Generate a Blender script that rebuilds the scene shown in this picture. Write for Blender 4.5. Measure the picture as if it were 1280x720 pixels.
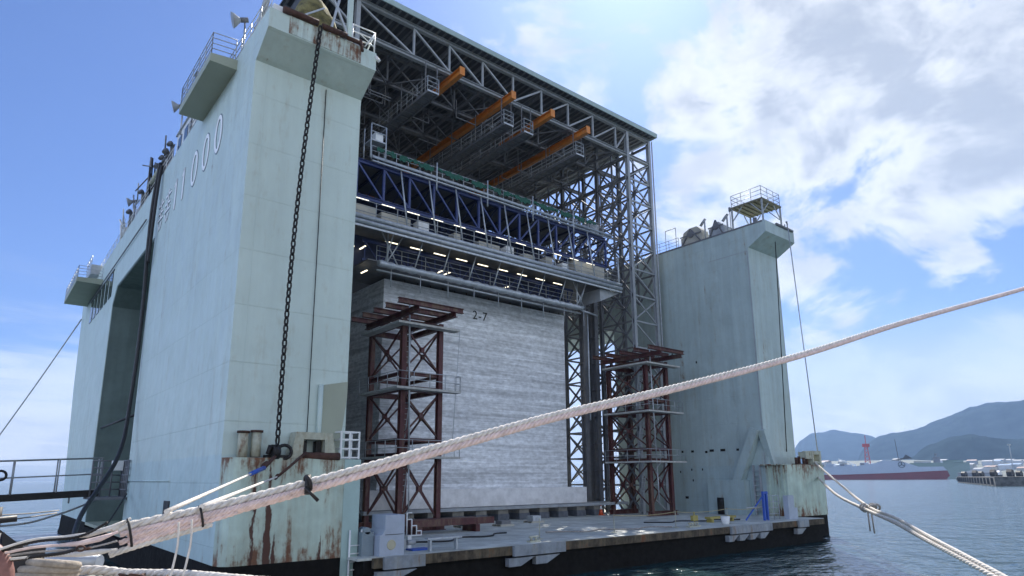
import bpy, math, random
from mathutils import Vector, Matrix
random.seed(7)
D2R = math.radians
for o in list(bpy.data.objects): bpy.data.objects.remove(o)
SC = bpy.context.scene
COL = SC.collection

# ------------------------------------------------------------------ camera
YAW, PITCH, ROLL, FPX, CY = .6870, .2098, -.0054, 814.5, 424.2
fw = Vector((math.sin(YAW)*math.cos(PITCH), math.cos(YAW)*math.cos(PITCH), math.sin(PITCH)))
r0 = Vector((math.cos(YAW), -math.sin(YAW), 0)); u0 = r0.cross(fw)
rt = r0*math.cos(ROLL)+u0*math.sin(ROLL); up = -r0*math.sin(ROLL)+u0*math.cos(ROLL)
cd = bpy.data.cameras.new('camera'); cam = bpy.data.objects.new('camera', cd); COL.objects.link(cam)
M = Matrix((rt, up, -fw)).transposed().to_4x4(); M.translation = Vector((0, 0, 5)); cam.matrix_world = M
cd.sensor_width = 36; cd.sensor_fit = 'HORIZONTAL'; cd.lens = FPX/1280*36; cd.shift_y = (CY-360)/1280
cd.clip_start = .1; cd.clip_end = 40000; SC.camera = cam
SC.render.resolution_x = 1024; SC.render.resolution_y = 576
SC.render.engine = 'CYCLES'

# ------------------------------------------------------------------ light
SUN_DIR = Vector((.55, .42, .72)).normalized()          # towards the sun: behind the dock, to the right
EL = math.asin(SUN_DIR.z); AZ = math.atan2(SUN_DIR.x, SUN_DIR.y)
w = bpy.data.worlds.new('World'); SC.world = w; w.use_nodes = True
nt = w.node_tree; nt.nodes.clear(); N = nt.nodes.new; L = nt.links.new
def mth(op, a, b=None, c=None, clamp=False):
    n = N('ShaderNodeMath'); n.operation = op; n.use_clamp = clamp
    for i, v in enumerate((a, b, c)):
        if v is None: continue
        if isinstance(v, (int, float)): n.inputs[i].default_value = v
        else: L(v, n.inputs[i])
    return n.outputs[0]
def ramp(v, a, b):
    n = N('ShaderNodeMapRange'); n.interpolation_type = 'SMOOTHSTEP'; L(v, n.inputs[0])
    n.inputs[1].default_value = a; n.inputs[2].default_value = b; return n.outputs[0]
sky = N('ShaderNodeTexSky'); sky.sky_type = 'NISHITA'; sky.sun_disc = False
sky.sun_elevation = EL; sky.sun_rotation = AZ; sky.air_density = 1.0; sky.dust_density = 1.0; sky.ozone_density = 2.5
tc = N('ShaderNodeTexCoord'); sep = N('ShaderNodeSeparateXYZ'); L(tc.outputs['Generated'], sep.inputs[0])
X, Y, Z = sep.outputs
zz = mth('ADD', mth('MAXIMUM', Z, 0.0), .10)
cmb = N('ShaderNodeCombineXYZ'); L(mth('DIVIDE', X, zz), cmb.inputs[0]); L(mth('DIVIDE', Y, zz), cmb.inputs[1])
def noise3(vec, sc, det=7, rough=.6, dist=0, off=(0, 0, 0), scl=(1, 1, 1), rz=0):
    mp = N('ShaderNodeMapping'); mp.inputs['Location'].default_value = off; mp.inputs['Scale'].default_value = scl
    mp.inputs['Rotation'].default_value = (0, 0, rz)
    L(vec, mp.inputs[0]); n = N('ShaderNodeTexNoise'); L(mp.outputs[0], n.inputs['Vector'])
    n.inputs['Scale'].default_value = sc; n.inputs['Detail'].default_value = det
    n.inputs['Roughness'].default_value = rough; n.inputs['Distortion'].default_value = dist
    return n.outputs[0]
def blob(d, half, soft):
    d = Vector(d).normalized(); n = N('ShaderNodeVectorMath'); n.operation = 'DOT_PRODUCT'
    L(tc.outputs['Generated'], n.inputs[0]); n.inputs[1].default_value = d
    return ramp(n.outputs['Value'], math.cos(D2R(half+soft)), math.cos(D2R(max(half-soft, 0))))
cum = noise3(tc.outputs['Generated'], 5.5, 8, .60, .35, (2.3, 1.1, .4), (1, 1, 1.6))
wisp = noise3(cmb.outputs[0], 1.1, 8, .62, .6, (3.1, .7, 0), (.55, 1.5, 1), .6)
big = mth('MAXIMUM', blob((.78, .36, .50), 9, 9), mth('MAXIMUM', blob((.86, .24, .45), 9, 8), mth('MULTIPLY', blob((.83, .42, .37), 8, 8), .8)))
vo = N('ShaderNodeTexVoronoi'); vo.feature = 'F1'; vo.inputs['Scale'].default_value = 9; vo.inputs['Detail'].default_value = 1
L(tc.outputs['Generated'], vo.inputs['Vector'])
lump = mth('MULTIPLY', mth('SUBTRACT', .45, vo.outputs['Distance']), .16)
dens = mth('ADD', mth('ADD', cum, lump), mth('MULTIPLY', big, .30))
m1 = ramp(dens, .60, .74)
b2 = mth('MAXIMUM', mth('MULTIPLY', blob((.59, .60, .54), 6, 7), .15), mth('MULTIPLY', blob((.93, .25, .24), 14, 10), .10))
m2 = ramp(mth('ADD', mth('ADD', cum, lump), b2), .60, .74)
low = mth('SUBTRACT', 1.0, ramp(Z, .05, .34))
m3 = mth('MULTIPLY', low, ramp(mth('ADD', wisp, mth('MULTIPLY', low, .36)), .56, .80))
strat = mth('MULTIPLY', mth('SUBTRACT', 1.0, ramp(Z, .11, .23)), ramp(mth('ADD', wisp, mth('MULTIPLY', blob((.93, .35, .12), 30, 18), .25)), .34, .58))
rgt = blob((.78, .45, .45), 38, 10); m1 = mth('MULTIPLY', m1, rgt); m2 = mth('MULTIPLY', m2, rgt)
mask = mth('MAXIMUM', mth('MAXIMUM', m1, mth('MULTIPLY', strat, .92)), mth('MAXIMUM', mth('MULTIPLY', m2, .8), m3))
bl_, bf_ = blob((-.96, .10, .14), 40, 16), blob((.05, -.98, .20), 52, 24)  # bright cloud patches added out of view to fill the shaded hull
back = mth('MULTIPLY', mth('MAXIMUM', bl_, mth('MULTIPLY', bf_, .85)), mth('SUBTRACT', 1.0, ramp(Z, .40, .80)))
mask = mth('MAXIMUM', mask, mth('MULTIPLY', back, mth('MULTIPLY', ramp(cum, .36, .52), .95)))
mask = mth('MULTIPLY', mask, ramp(Z, -.01, .03))
shade = noise3(tc.outputs['Generated'], 7.5, 6, .55, .3, (5.2, 3.1, 2.4), (1, 1, 1.7))
cc = N('ShaderNodeMix'); cc.data_type = 'RGBA'; L(mth('MULTIPLY', mth('ADD', mth('MULTIPLY', ramp(shade, .36, .60), .5), .5), mth('SUBTRACT', 1.0, mth('MULTIPLY', ramp(dens, .74, .92), .9))), cc.inputs[0])
cc.inputs[6].default_value = (2.35, 2.6, 3.05, 1); cc.inputs[7].default_value = (4.5, 4.65, 4.9, 1)
c2 = N('ShaderNodeMix'); c2.data_type = 'RGBA'; L(back, c2.inputs[0]); L(cc.outputs[2], c2.inputs[6])
c3 = N('ShaderNodeMix'); c3.data_type = 'RGBA'; L(bl_, c3.inputs[0]); c3.inputs[6].default_value = (10.2, 10.6, 10.4, 1); c3.inputs[7].default_value = (11.4, 13.8, 19.0, 1); L(c3.outputs[2], c2.inputs[7])
c4 = N('ShaderNodeMix'); c4.data_type = 'RGBA'; L(mth('MULTIPLY', mth('SUBTRACT', 1.0, ramp(Z, .10, .24)), mth('MULTIPLY', ramp(wisp, .50, .60), .5)), c4.inputs[0]); L(c2.outputs[2], c4.inputs[6]); c4.inputs[7].default_value = (4.9, 5.0, 5.3, 1)
c5 = N('ShaderNodeMix'); c5.data_type = 'RGBA'; L(back, c5.inputs[0]); L(c4.outputs[2], c5.inputs[6]); L(c3.outputs[2], c5.inputs[7])
tint = N('ShaderNodeMix'); tint.data_type = 'RGBA'; tint.blend_type = 'MULTIPLY'; tint.inputs[0].default_value = 1
L(sky.outputs[0], tint.inputs[6]); tint.inputs[7].default_value = (.27, .36, .58, 1)
mx = N('ShaderNodeMix'); mx.data_type = 'RGBA'; L(mask, mx.inputs[0]); L(tint.outputs[2], mx.inputs[6]); L(c5.outputs[2], mx.inputs[7])
bg = N('ShaderNodeBackground'); bg.inputs[1].default_value = .10; L(mx.outputs[2], bg.inputs[0])
wo = N('ShaderNodeOutputWorld'); L(bg.outputs[0], wo.inputs[0])

sl = bpy.data.lights.new('sun', 'SUN'); sl.energy = 4.2; sl.angle = D2R(.53); sl.color = (1, .95, .87)
sun = bpy.data.objects.new('sun', sl); COL.objects.link(sun); sun.location = (60, 40, 90)
sun.rotation_euler = SUN_DIR.to_track_quat('Z', 'Y').to_euler()
vs = SC.view_settings; vs.view_transform = 'Standard'; vs.look = 'None'; vs.exposure = 1.12; vs.gamma = 1; vs.use_curve_mapping = False

# ------------------------------------------------------------------ materials
MATS = {}
GASH = {}
def mat(name, col, rough=.6, metal=0, vary=.12, scale=1.5, bump=0.0, bscale=8, streak=0, rust=0, rustcol=(.10, .038, .018), emit=None, mapscale=(1, 1, 1), sscale=(1.6, 1.6, .07), rz=None, spec=.5, dents=0, band=None, gash=(), seams=None, layers=0):
    if name in MATS: return MATS[name]
    m = bpy.data.materials.new(name); m.use_nodes = True; t = m.node_tree; n = t.nodes; b = n['Principled BSDF']; l = t.links.new
    b.inputs['Roughness'].default_value = rough; b.inputs['Metallic'].default_value = metal
    b.inputs['Specular IOR Level'].default_value = spec
    if emit:
        b.inputs['Base Color'].default_value = (*col, 1)
        b.inputs['Emission Color'].default_value = (*emit[0], 1); b.inputs['Emission Strength'].default_value = emit[1]
        MATS[name] = m; return m
    g = n.new('ShaderNodeNewGeometry')
    def nz(sc, scl=(1, 1, 1), det=6, rough=.6, off=(0, 0, 0)):
        mp = n.new('ShaderNodeMapping'); mp.inputs['Scale'].default_value = scl; mp.inputs['Location'].default_value = off
        l(g.outputs['Position'], mp.inputs[0])
        x = n.new('ShaderNodeTexNoise'); x.inputs['Scale'].default_value = sc; x.inputs['Detail'].default_value = det
        x.inputs['Roughness'].default_value = rough; l(mp.outputs[0], x.inputs['Vector']); return x.outputs[0]
    def mr(v, a, b_, c=0., d=1.):
        x = n.new('ShaderNodeMapRange'); l(v, x.inputs[0])
        for i, k in enumerate((a, b_, c, d)): x.inputs[i+1].default_value = k
        return x.outputs[0]
    def mu(a, b_, op='MULTIPLY'):
        x = n.new('ShaderNodeMath'); x.operation = op; x.use_clamp = (op == 'ADD')
        for i, v in enumerate((a, b_)):
            if isinstance(v, (int, float)): x.inputs[i].default_value = v
            else: l(v, x.inputs[i])
        return x.outputs[0]
    f = mr(nz(scale, mapscale), .3, .7, 1-vary, 1+vary)
    if streak: f = mu(f, mr(nz(1, sscale, 5, .65, (3, 1, 0)), .35, .7, 1+streak*.3, 1-streak))
    if layers: f = mu(f, mr(nz(1, (.05, .05, 2.2), 9, .75, (2, 5, 1)), .32, .68, 1-layers, 1+layers*.6)); f = mu(f, mr(nz(1, (.35, .35, 5.5), 6, .7, (9, 5, 1)), .3, .7, 1-layers*.4, 1+layers*.4))
    v = n.new('ShaderNodeVectorMath'); v.operation = 'SCALE'; v.inputs[0].default_value = col; l(f, v.inputs['Scale'])
    out = v.outputs[0]
    if rust:
        k = nz(1, (1.7, 1.7, .16), 7, .7, (7, 3, 2)); k2 = nz(2.6, (1, 1, .6), 6, .7, (1, 8, 2))
        mk = mr(mu(mu(k, .65), mu(k2, .35), 'ADD'), .64-rust*.2, .72-rust*.2)
        if rz:   # rust gathers between these heights (strong at the ends, none in the middle)
            s = n.new('ShaderNodeSeparateXYZ'); l(g.outputs['Position'], s.inputs[0])
            lo, hi, wd = rz
            zt = mu(mr(s.outputs[2], hi-wd, hi, 0, 1), mr(s.outputs[2], lo+wd, lo, 0, 1), 'ADD')
            mk = mr(mu(mu(mu(k, .65), mu(k2, .35), 'ADD'), mu(zt, .17), 'ADD'), .70-rust*.2, .78-rust*.2)
        sk = mk.node
        st_ = n.new('ShaderNodeMapRange'); l(sk.inputs[0].links[0].from_socket, st_.inputs[0])
        st_.inputs[1].default_value = sk.inputs[1].default_value-.10; st_.inputs[2].default_value = sk.inputs[2].default_value-.01; st_.inputs[3].default_value = 0; st_.inputs[4].default_value = .42
        sc_ = n.new('ShaderNodeMix'); sc_.data_type = 'RGBA'; l(st_.outputs[0], sc_.inputs[0]); l(out, sc_.inputs[6]); sc_.inputs[7].default_value = (.30, .25, .15, 1); out = sc_.outputs[2]
        rc = n.new('ShaderNodeMix'); rc.data_type = 'RGBA'; l(mk, rc.inputs[0]); l(out, rc.inputs[6])
        rr = n.new('ShaderNodeMix'); rr.data_type = 'RGBA'; l(nz(3), rr.inputs[0])
        rr.inputs[6].default_value = (*rustcol, 1); rr.inputs[7].default_value = (rustcol[0]*2.1, rustcol[1]*2.4, rustcol[2]*2.2, 1)
        l(rr.outputs[2], rc.inputs[7]); out = rc.outputs[2]
    if band:
        s2 = n.new('ShaderNodeSeparateXYZ'); l(g.outputs['Position'], s2.inputs[0])
        bm_ = mr(mu(s2.outputs[2], mu(nz(1.2, (1, 1, 1)), .25), 'SUBTRACT'), band[0], band[0]-.06)
        bc = n.new('ShaderNodeMix'); bc.data_type = 'RGBA'; bc.blend_type = 'MULTIPLY'; l(bm_, bc.inputs[0]); l(out, bc.inputs[6]); bc.inputs[7].default_value = (*band[1], 1); out = bc.outputs[2]
    for (gx, z0_, z1_, wd_) in gash:
        s2 = n.new('ShaderNodeSeparateXYZ'); l(g.outputs['Position'], s2.inputs[0])
        dx = mu(mu(mu(s2.outputs[0], gx, 'SUBTRACT'), mu(mu(nz(1, (3, 3, .9), 5, .7), .5, 'SUBTRACT'), .5), 'ADD'), 1, 'MULTIPLY'); dx.node.use_clamp = False
        for q_ in (dx.node.inputs[0].links[0].from_node,): q_.use_clamp = False
        ab = n.new('ShaderNodeMath'); ab.operation = 'ABSOLUTE'; l(dx, ab.inputs[0])
        wz = mr(s2.outputs[2], z0_, z1_, wd_, wd_*.15)
        d2 = mu(wz, ab.outputs[0], 'SUBTRACT'); k3 = mu(mr(d2, -.01, .03), mr(s2.outputs[2], z1_, z1_-.3))
        gc = n.new('ShaderNodeMix'); gc.data_type = 'RGBA'; l(k3, gc.inputs[0]); l(out, gc.inputs[6]); gc.inputs[7].default_value = (.075, .026, .014, 1); out = gc.outputs[2]
    l(out, b.inputs['Base Color'])
    l(mr(nz(scale*2.3), .3, .7, max(rough-.1, .02), min(rough+.1, 1)), b.inputs['Roughness'])
    sm_ = None
    if seams:
        s3 = n.new('ShaderNodeSeparateXYZ'); l(g.outputs['Position'], s3.inputs[0])
        def line(v_, per, wd_):
            a_ = mu(v_, per, 'DIVIDE'); b2 = n.new('ShaderNodeMath'); b2.operation = 'FRACT'; l(a_, b2.inputs[0])
            return mr(mu(b2.outputs[0], .5, 'SUBTRACT'), .5-wd_/per, .5-wd_/per*.3)
        uv = mu(s3.outputs[0], s3.outputs[1], 'ADD'); uv.node.use_clamp = False
        sm_ = mu(line(s3.outputs[2], seams[0], .05), line(uv, seams[1], .05), 'MAXIMUM')
        dk = n.new('ShaderNodeMix'); dk.data_type = 'RGBA'; dk.blend_type = 'MULTIPLY'; l(mu(sm_, .08), dk.inputs[0]); l(out, dk.inputs[6]); dk.inputs[7].default_value = (.45, .42, .40, 1)
        l(dk.outputs[2], b.inputs['Base Color'])
    if bump or dents:
        h = mu(nz(bscale, mapscale), bump)
        if sm_: h = mu(h, mu(sm_, .008), 'ADD'); h.node.use_clamp = False
        if dents: h = mu(h, mu(nz(.9, (1, 1, .8), 2, .5), dents), 'ADD')
        bp = n.new('ShaderNodeBump'); bp.inputs['Strength'].default_value = 1; bp.inputs['Distance'].default_value = 1
        h.node.use_clamp = False
        l(h, bp.inputs['Height']); l(bp.outputs[0], b.inputs['Normal'])
    MATS[name] = m; return m
PAINT = (.52, .62, .575)
m_hull = mat('pale green hull paint', PAINT, .5, vary=.05, scale=.35, streak=.07, rust=.06, dents=.09, bump=.004, bscale=5, band=(5.9, (.90, .95, 1.0)), seams=(2.45, 7.2))
m_hullr = mat('green hull paint with shade', (.41, .50, .49), .55, vary=.08, scale=.4, streak=.14, rust=.14, dents=.09, bump=.004, bscale=5, band=(5.9, (.94, .97, 1.0)), seams=(2.45, 7.2))  # darker than the left wall: shade put into the colour, plus streaks and rust
m_block = mat('weathered green hull paint', (.48, .58, .49), .55, vary=.14, scale=1.2, streak=.22, rust=.38, rz=(1.7, 6.0, 2.3), dents=.04, gash=((9.5, 1.9, 5.8, .17), (9.8, 1.9, 3.0, .12), (11.7, 1.9, 2.9, .07), (8.9, 4.6, 5.9, .07)))
m_under = mat('hull paint with underside shade', (.33, .36, .28), .6, vary=.06, scale=.6)  # darker olive hull paint: underside shade and wall reflection put into the colour
m_boot = mat('black tarred boot topping', (.010, .009, .008), .85, spec=.15, vary=.4, scale=2, bump=.02, bscale=3)
m_rusty = mat('rust streaked fascia', PAINT, .6, streak=.25, vary=.1, rust=.80, sscale=(5, 5, .3))
m_rust = mat('rusty steel', (.065, .03, .02), .85, vary=.45, scale=4, bump=.01, bscale=20)
m_rustpaint = mat('flaking cream paint over rust', (.42, .43, .34), .7, vary=.2, scale=5, rust=.45, bump=.01)
m_dark = mat('dark iron', (.018, .016, .015), .6, metal=.3, vary=.4, scale=6)
m_black = mat('black rubber', (.012, .012, .013), .55, vary=.3)
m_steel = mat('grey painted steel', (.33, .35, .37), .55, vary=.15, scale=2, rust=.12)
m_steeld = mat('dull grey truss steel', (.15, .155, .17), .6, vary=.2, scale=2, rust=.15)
m_roof = mat('grey roof sheet', (.06, .065, .075), .6, vary=.15)
m_fascia = mat('pale green roof flashing', (.36, .46, .44), .5, vary=.1)
m_orange = mat('orange beam paint', (.62, .20, .025), .5, vary=.15, scale=2, rust=.25)
m_red = mat('red oxide paint', (.075, .018, .020), .6, vary=.25, scale=3, rust=.3, rustcol=(.06, .025, .02))
m_blue = mat('blue truss paint', (.028, .048, .16), .5, vary=.15, scale=2)
m_blued = mat('dark blue frame paint', (.02, .028, .075), .55, vary=.2, scale=2)
m_green = mat('green safety net', (.012, .085, .055), .8, vary=.3, scale=6)
m_galv = mat('galvanised pipe', (.42, .45, .48), .45, metal=.35, vary=.2, scale=3, bump=.01)
m_white = mat('white paint', (.74, .75, .74), .5, vary=.08, scale=3, rust=.1)
m_beige = mat('beige cabinet', (.42, .40, .34), .6, vary=.15)
m_conc = mat('cast concrete', (.76, .78, .81), .85, seams=(1.55, 6.3), layers=.44, vary=.24, scale=2.2, mapscale=(.9, .9, 1.6), streak=.12, bump=.02, bscale=2.5, sscale=(.5, .5, 2.2))
m_concb = mat('pale concrete footing', (.72, .72, .73), .85, vary=.16, scale=1.6, bump=.02, bscale=5)
m_deck = mat('worn deck paint', (.50, .52, .48), .7, vary=.35, scale=.7, rust=.18, bump=.004, bscale=9)
m_quay = mat('quay concrete', (.30, .28, .25), .9, vary=.3, scale=2.2, bump=.03, bscale=9)
m_rope = mat('white mooring rope', (.66, .61, .54), .9, vary=.2, scale=9, bump=.008, bscale=60)
m_ropep = mat('pink faded mooring rope', (.74, .57, .51), .9, vary=.2, scale=9, bump=.008, bscale=60)
m_ropeg = mat('grey old rope', (.33, .30, .27), .9, vary=.3, scale=9, bump=.008, bscale=60)
m_canvas = mat('camouflage canvas', (.14, .12, .045), .9, vary=.7, scale=2.5, bump=.06, bscale=4)
m_bluep = mat('bright blue paint', (.025, .09, .42), .5, vary=.1)
m_yellow = mat('yellow paint', (.36, .30, .08), .5, vary=.15)
m_navy = mat('ship grey', (.36, .41, .48), .6, vary=.06, scale=.1)
m_shipred = mat('ship red bottom', (.15, .008, .010), .6, vary=.1, scale=.1)
m_glass = mat('dark window glass', (.02, .03, .035), .1, vary=.1)
m_lamp = mat('fluorescent tube', (.9, .9, .85), .4, emit=((1, .90, .66), 1.05))
m_conebox = mat('pale blue grey cabinet', (.40, .45, .53), .5, vary=.08, scale=2, streak=.08)
m_cone = mat('orange cone', (.65, .10, .03), .5)
m_hill = mat('wooded hillside', (.022, .034, .036), 1.0, spec=0, vary=.5, scale=.012)
m_roofb = [mat('town wall %s' % k, c, .8, vary=.1, scale=.05) for k, c in (('white', (.42, .42, .41)), ('grey', (.22, .23, .24)), ('cream', (.33, .31, .26)))]
m_roofr = [mat('town roof %s' % k, c, .7, vary=.1, scale=.05) for k, c in (('blue', (.12, .2, .32)), ('grey', (.22, .23, .25)), ('brown', (.25, .15, .11)))]

# ------------------------------------------------------------------ mesh helpers
class MB:
    def __init__(s): s.v = []; s.f = []; s.sm = []
    def add(s, vs_, fs, smooth=False):
        k = len(s.v); s.v += [tuple(v) for v in vs_]; s.f += [tuple(i+k for i in f) for f in fs]; s.sm += [smooth]*len(fs); return s
    def box(s, x0, x1, y0, y1, z0, z1):
        if x0 > x1: x0, x1 = x1, x0
        if y0 > y1: y0, y1 = y1, y0
        if z0 > z1: z0, z1 = z1, z0
        return s.add([(x0, y0, z0), (x1, y0, z0), (x1, y1, z0), (x0, y1, z0), (x0, y0, z1), (x1, y0, z1), (x1, y1, z1), (x0, y1, z1)],
                     [(0, 3, 2, 1), (4, 5, 6, 7), (0, 1, 5, 4), (1, 2, 6, 5), (2, 3, 7, 6), (3, 0, 4, 7)])
    def beam(s, p, q, w_=.1, h=None, upv=(0, 0, 1)):
        h = h or w_; p = Vector(p); q = Vector(q); d = (q-p).normalized(); u = Vector(upv)
        if abs(d.dot(u)) > .98: u = Vector((0, 1, 0))
        a = d.cross(u).normalized(); b = a.cross(d).normalized(); a *= w_/2; b *= h/2
        return s.add([p-a-b, p+a-b, p+a+b, p-a+b, q-a-b, q+a-b, q+a+b, q-a+b],
                     [(0, 1, 2, 3), (4, 7, 6, 5), (0, 4, 5, 1), (1, 5, 6, 2), (2, 6, 7, 3), (3, 7, 4, 0)])
    def hbeam(s, p, q, w_=.3, h=.3, t=.04, upv=(0, 0, 1)):
        p = Vector(p); q = Vector(q); d = (q-p).normalized(); u = Vector(upv)
        if abs(d.dot(u)) > .98: u = Vector((0, 1, 0))
        a = d.cross(u).normalized(); b = a.cross(d).normalized()
        o = b*(h/2-t/2)
        s.beam(p+o, q+o, w_, t, upv); s.beam(p-o, q-o, w_, t, upv); s.beam(p, q, t, h-2*t-.004, upv); return s
    def tube(s, pts, r, n=8, cap=True, smooth=True):
        pts = [Vector(p) for p in pts]; k0 = len(s.v); N_ = len(pts); rs = r if isinstance(r, (list, tuple)) else [r]*N_
        t0 = (pts[1]-pts[0]).normalized(); ref = Vector((0, 0, 1)) if abs(t0.z) < .9 else Vector((1, 0, 0))
        nrm = t0.cross(ref).normalized()
        for i, p in enumerate(pts):
            t = (pts[min(i+1, N_-1)]-pts[max(i-1, 0)]).normalized(); nrm = (nrm-t*nrm.dot(t)).normalized(); bn = t.cross(nrm)
            for j in range(n):
                a = 2*math.pi*j/n; s.v.append(tuple(p+(nrm*math.cos(a)+bn*math.sin(a))*rs[i]))
        for i in range(N_-1):
            for j in range(n):
                s.f.append((k0+i*n+j, k0+i*n+(j+1) % n, k0+(i+1)*n+(j+1) % n, k0+(i+1)*n+j)); s.sm.append(smooth)
        if cap:
            s.f.append(tuple(k0+j for j in range(n))[::-1]); s.f.append(tuple(k0+(N_-1)*n+j for j in range(n))); s.sm += [False, False]
        return s
    def prism(s, poly, ax, a, b):
        n = len(poly)
        def P(u, v, t): return [(t, u, v), (u, t, v), (u, v, t)][ax]
        return s.add([P(u, v, a) for u, v in poly]+[P(u, v, b) for u, v in poly],
                     [tuple(range(n))[::-1], tuple(range(n, 2*n))]+[(i, (i+1) % n, n+(i+1) % n, n+i) for i in range(n)])
    def torus(s, c, R_, r, ax=(0, 0, 1), n=20, m=8, sx=1, sy=1, upv=None):
        c = Vector(c); a = Vector(ax).normalized(); u = Vector(upv) if upv else (Vector((0, 0, 1)) if abs(a.z) < .9 else Vector((1, 0, 0)))
        e1 = (u-a*u.dot(a)).normalized(); e2 = a.cross(e1); k = len(s.v)
        for i in range(n):
            t = 2*math.pi*i/n; d = e1*math.cos(t)*sy+e2*math.sin(t)*sx; dn = d.normalized()
            for j in range(m):
                p = 2*math.pi*j/m; s.v.append(tuple(c+d*R_+dn*r*math.cos(p)+a*r*math.sin(p)))
        for i in range(n):
            for j in range(m):
                s.f.append((k+i*m+j, k+((i+1) % n)*m+j, k+((i+1) % n)*m+(j+1) % m, k+i*m+(j+1) % m)); s.sm.append(True)
        return s
    def build(s, name, material, parent=None, origin=None):
        base = WL[parent.name] if parent else Vector(origin or (0, 0, 0))
        me = bpy.data.meshes.new(name); me.from_pydata([tuple(Vector(v)-base) for v in s.v], [], s.f)
        me.polygons.foreach_set('use_smooth', s.sm); me.materials.append(material); me.update()
        import bmesh
        bm = bmesh.new(); bm.from_mesh(me); bmesh.ops.recalc_face_normals(bm, faces=bm.faces); bm.to_mesh(me); bm.free()
        o = bpy.data.objects.new(name, me); COL.objects.link(o)
        if parent: o.parent = parent
        else: o.location = base
        WL[o.name] = base.copy(); return o
WL = {}
def thing(name, label, cat, loc, group=None):
    o = bpy.data.objects.new(name, None); COL.objects.link(o); o.location = loc; o.empty_display_size = .3
    WL[o.name] = Vector(loc); return tag(o, label, cat, group)
def tag(o, label, cat, group=None):
    o['label'] = label; o['category'] = cat
    if group: o['group'] = group
    return o
def struct(o): o['kind'] = 'structure'; return o
KIDS = {}
def dup(root, loc, label=None, rotz=None):
    r = root.copy(); COL.objects.link(r); r.location = loc
    if rotz is not None: r.rotation_euler[2] = rotz
    if label: r['label'] = label
    for ch in [c for c in COL.objects if c.parent == root]:
        c = ch.copy(); COL.objects.link(c); c.parent = r
        for g in [k for k in COL.objects if k.parent == ch]:
            d = g.copy(); COL.objects.link(d); d.parent = c
    return r
def rail(mb, pts, h=1.1, gap=1.5, n=3, r=.025):
    pts = [Vector(p) for p in pts]
    for a, b in zip(pts, pts[1:]):
        k = max(1, round((b-a).length/gap))
        for i in range(k+1):
            p = a.lerp(b, i/k); mb.tube([p, p+Vector((0, 0, h))], r, 6)
        for j in range(n):
            z = Vector((0, 0, h*(j+1)/n)); mb.tube([a+z, b+z], r*.9, 6)
    return mb
def sag(p, q, s, n=24):
    p = Vector(p); q = Vector(q); return [p.lerp(q, i/n)-Vector((0, 0, s*4*(i/n)*(1-i/n))) for i in range(n+1)]
def smoothpath(pts, k=8):
    P_ = [Vector(p) for p in pts]; out = []
    for i in range(len(P_)-1):
        a = P_[max(i-1, 0)]; b = P_[i]; c = P_[i+1]; d = P_[min(i+2, len(P_)-1)]
        for j in range(k):
            t = j/k; out.append(.5*((2*b)+(c-a)*t+(2*a-5*b+4*c-d)*t*t+(3*b-a-3*c+d)*t**3))
    return out+[P_[-1]]
def twisted(mb, pts, R_, pitch, strands=3, n=6, seg=None):
    pts = [Vector(p) for p in pts]; L_ = [0]
    for a, b in zip(pts, pts[1:]): L_.append(L_[-1]+(b-a).length)
    tot = L_[-1]; k = int(tot/(pitch/8)); res = []; j = 0
    for i in range(k+1):
        s_ = tot*i/k
        while j < len(L_)-2 and L_[j+1] < s_: j += 1
        res.append(pts[j].lerp(pts[j+1], (s_-L_[j])/max(L_[j+1]-L_[j], 1e-6)))
    for q in range(strands):
        out = []
        for i, p in enumerate(res):
            t = (res[min(i+1, k)]-res[max(i-1, 0)]).normalized(); a = t.cross(Vector((0, 0, 1))).normalized(); b = a.cross(t)
            th = 2*math.pi*(q/strands+tot*i/k/pitch); out.append(p+(a*math.cos(th)+b*math.sin(th))*R_*.5)
        mb.tube(out, R_*.58, n)
    return mb

# ------------------------------------------------------------------ water, hills, quay
S = 8000
me = MB().add([(-S, -S, 0), (S, -S, 0), (S, S, 0), (-S, S, 0)], [(0, 1, 2, 3)])
wm = bpy.data.materials.new('sea water'); wm.use_nodes = True; t = wm.node_tree; b = t.nodes['Principled BSDF']
b.inputs['Base Color'].default_value = (.012, .048, .055, 1); b.inputs['Roughness'].default_value = .13; b.inputs['IOR'].default_value = 1.75
g = t.nodes.new('ShaderNodeNewGeometry')
def wn(sc, scl, det, off=(0, 0, 0)):
    mp = t.nodes.new('ShaderNodeMapping'); mp.inputs['Scale'].default_value = scl; mp.inputs['Location'].default_value = off
    mp.inputs['Rotation'].default_value = (0, 0, .5)
    t.links.new(g.outputs['Position'], mp.inputs[0]); x = t.nodes.new('ShaderNodeTexNoise'); x.inputs['Scale'].default_value = sc
    x.inputs['Detail'].default_value = det; x.inputs['Roughness'].default_value = .6; t.links.new(mp.outputs[0], x.inputs['Vector']); return x.outputs[0]
def wmath(op, a, b_):
    x = t.nodes.new('ShaderNodeMath'); x.operation = op
    for i, v in enumerate((a, b_)):
        if isinstance(v, (int, float)): x.inputs[i].default_value = v
        else: t.links.new(v, x.inputs[i])
    return x.outputs[0]
h = wmath('ADD', wmath('ADD', wmath('MULTIPLY', wn(1.3, (1, 1.5, 1), 4), .10), wmath('MULTIPLY', wn(.38, (1, 1.5, 1), 3, (9, 1, 0)), .66)), wmath('MULTIPLY', wn(.10, (1, 1.6, 1), 3, (5, 2, 0)), .9))
bp = t.nodes.new('ShaderNodeBump'); bp.inputs['Distance'].default_value = 1.0; bp.inputs['Strength'].default_value = .8
t.links.new(h, bp.inputs['Height']); t.links.new(bp.outputs[0], b.inputs['Normal'])
struct(me.build('water', wm))
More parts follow.
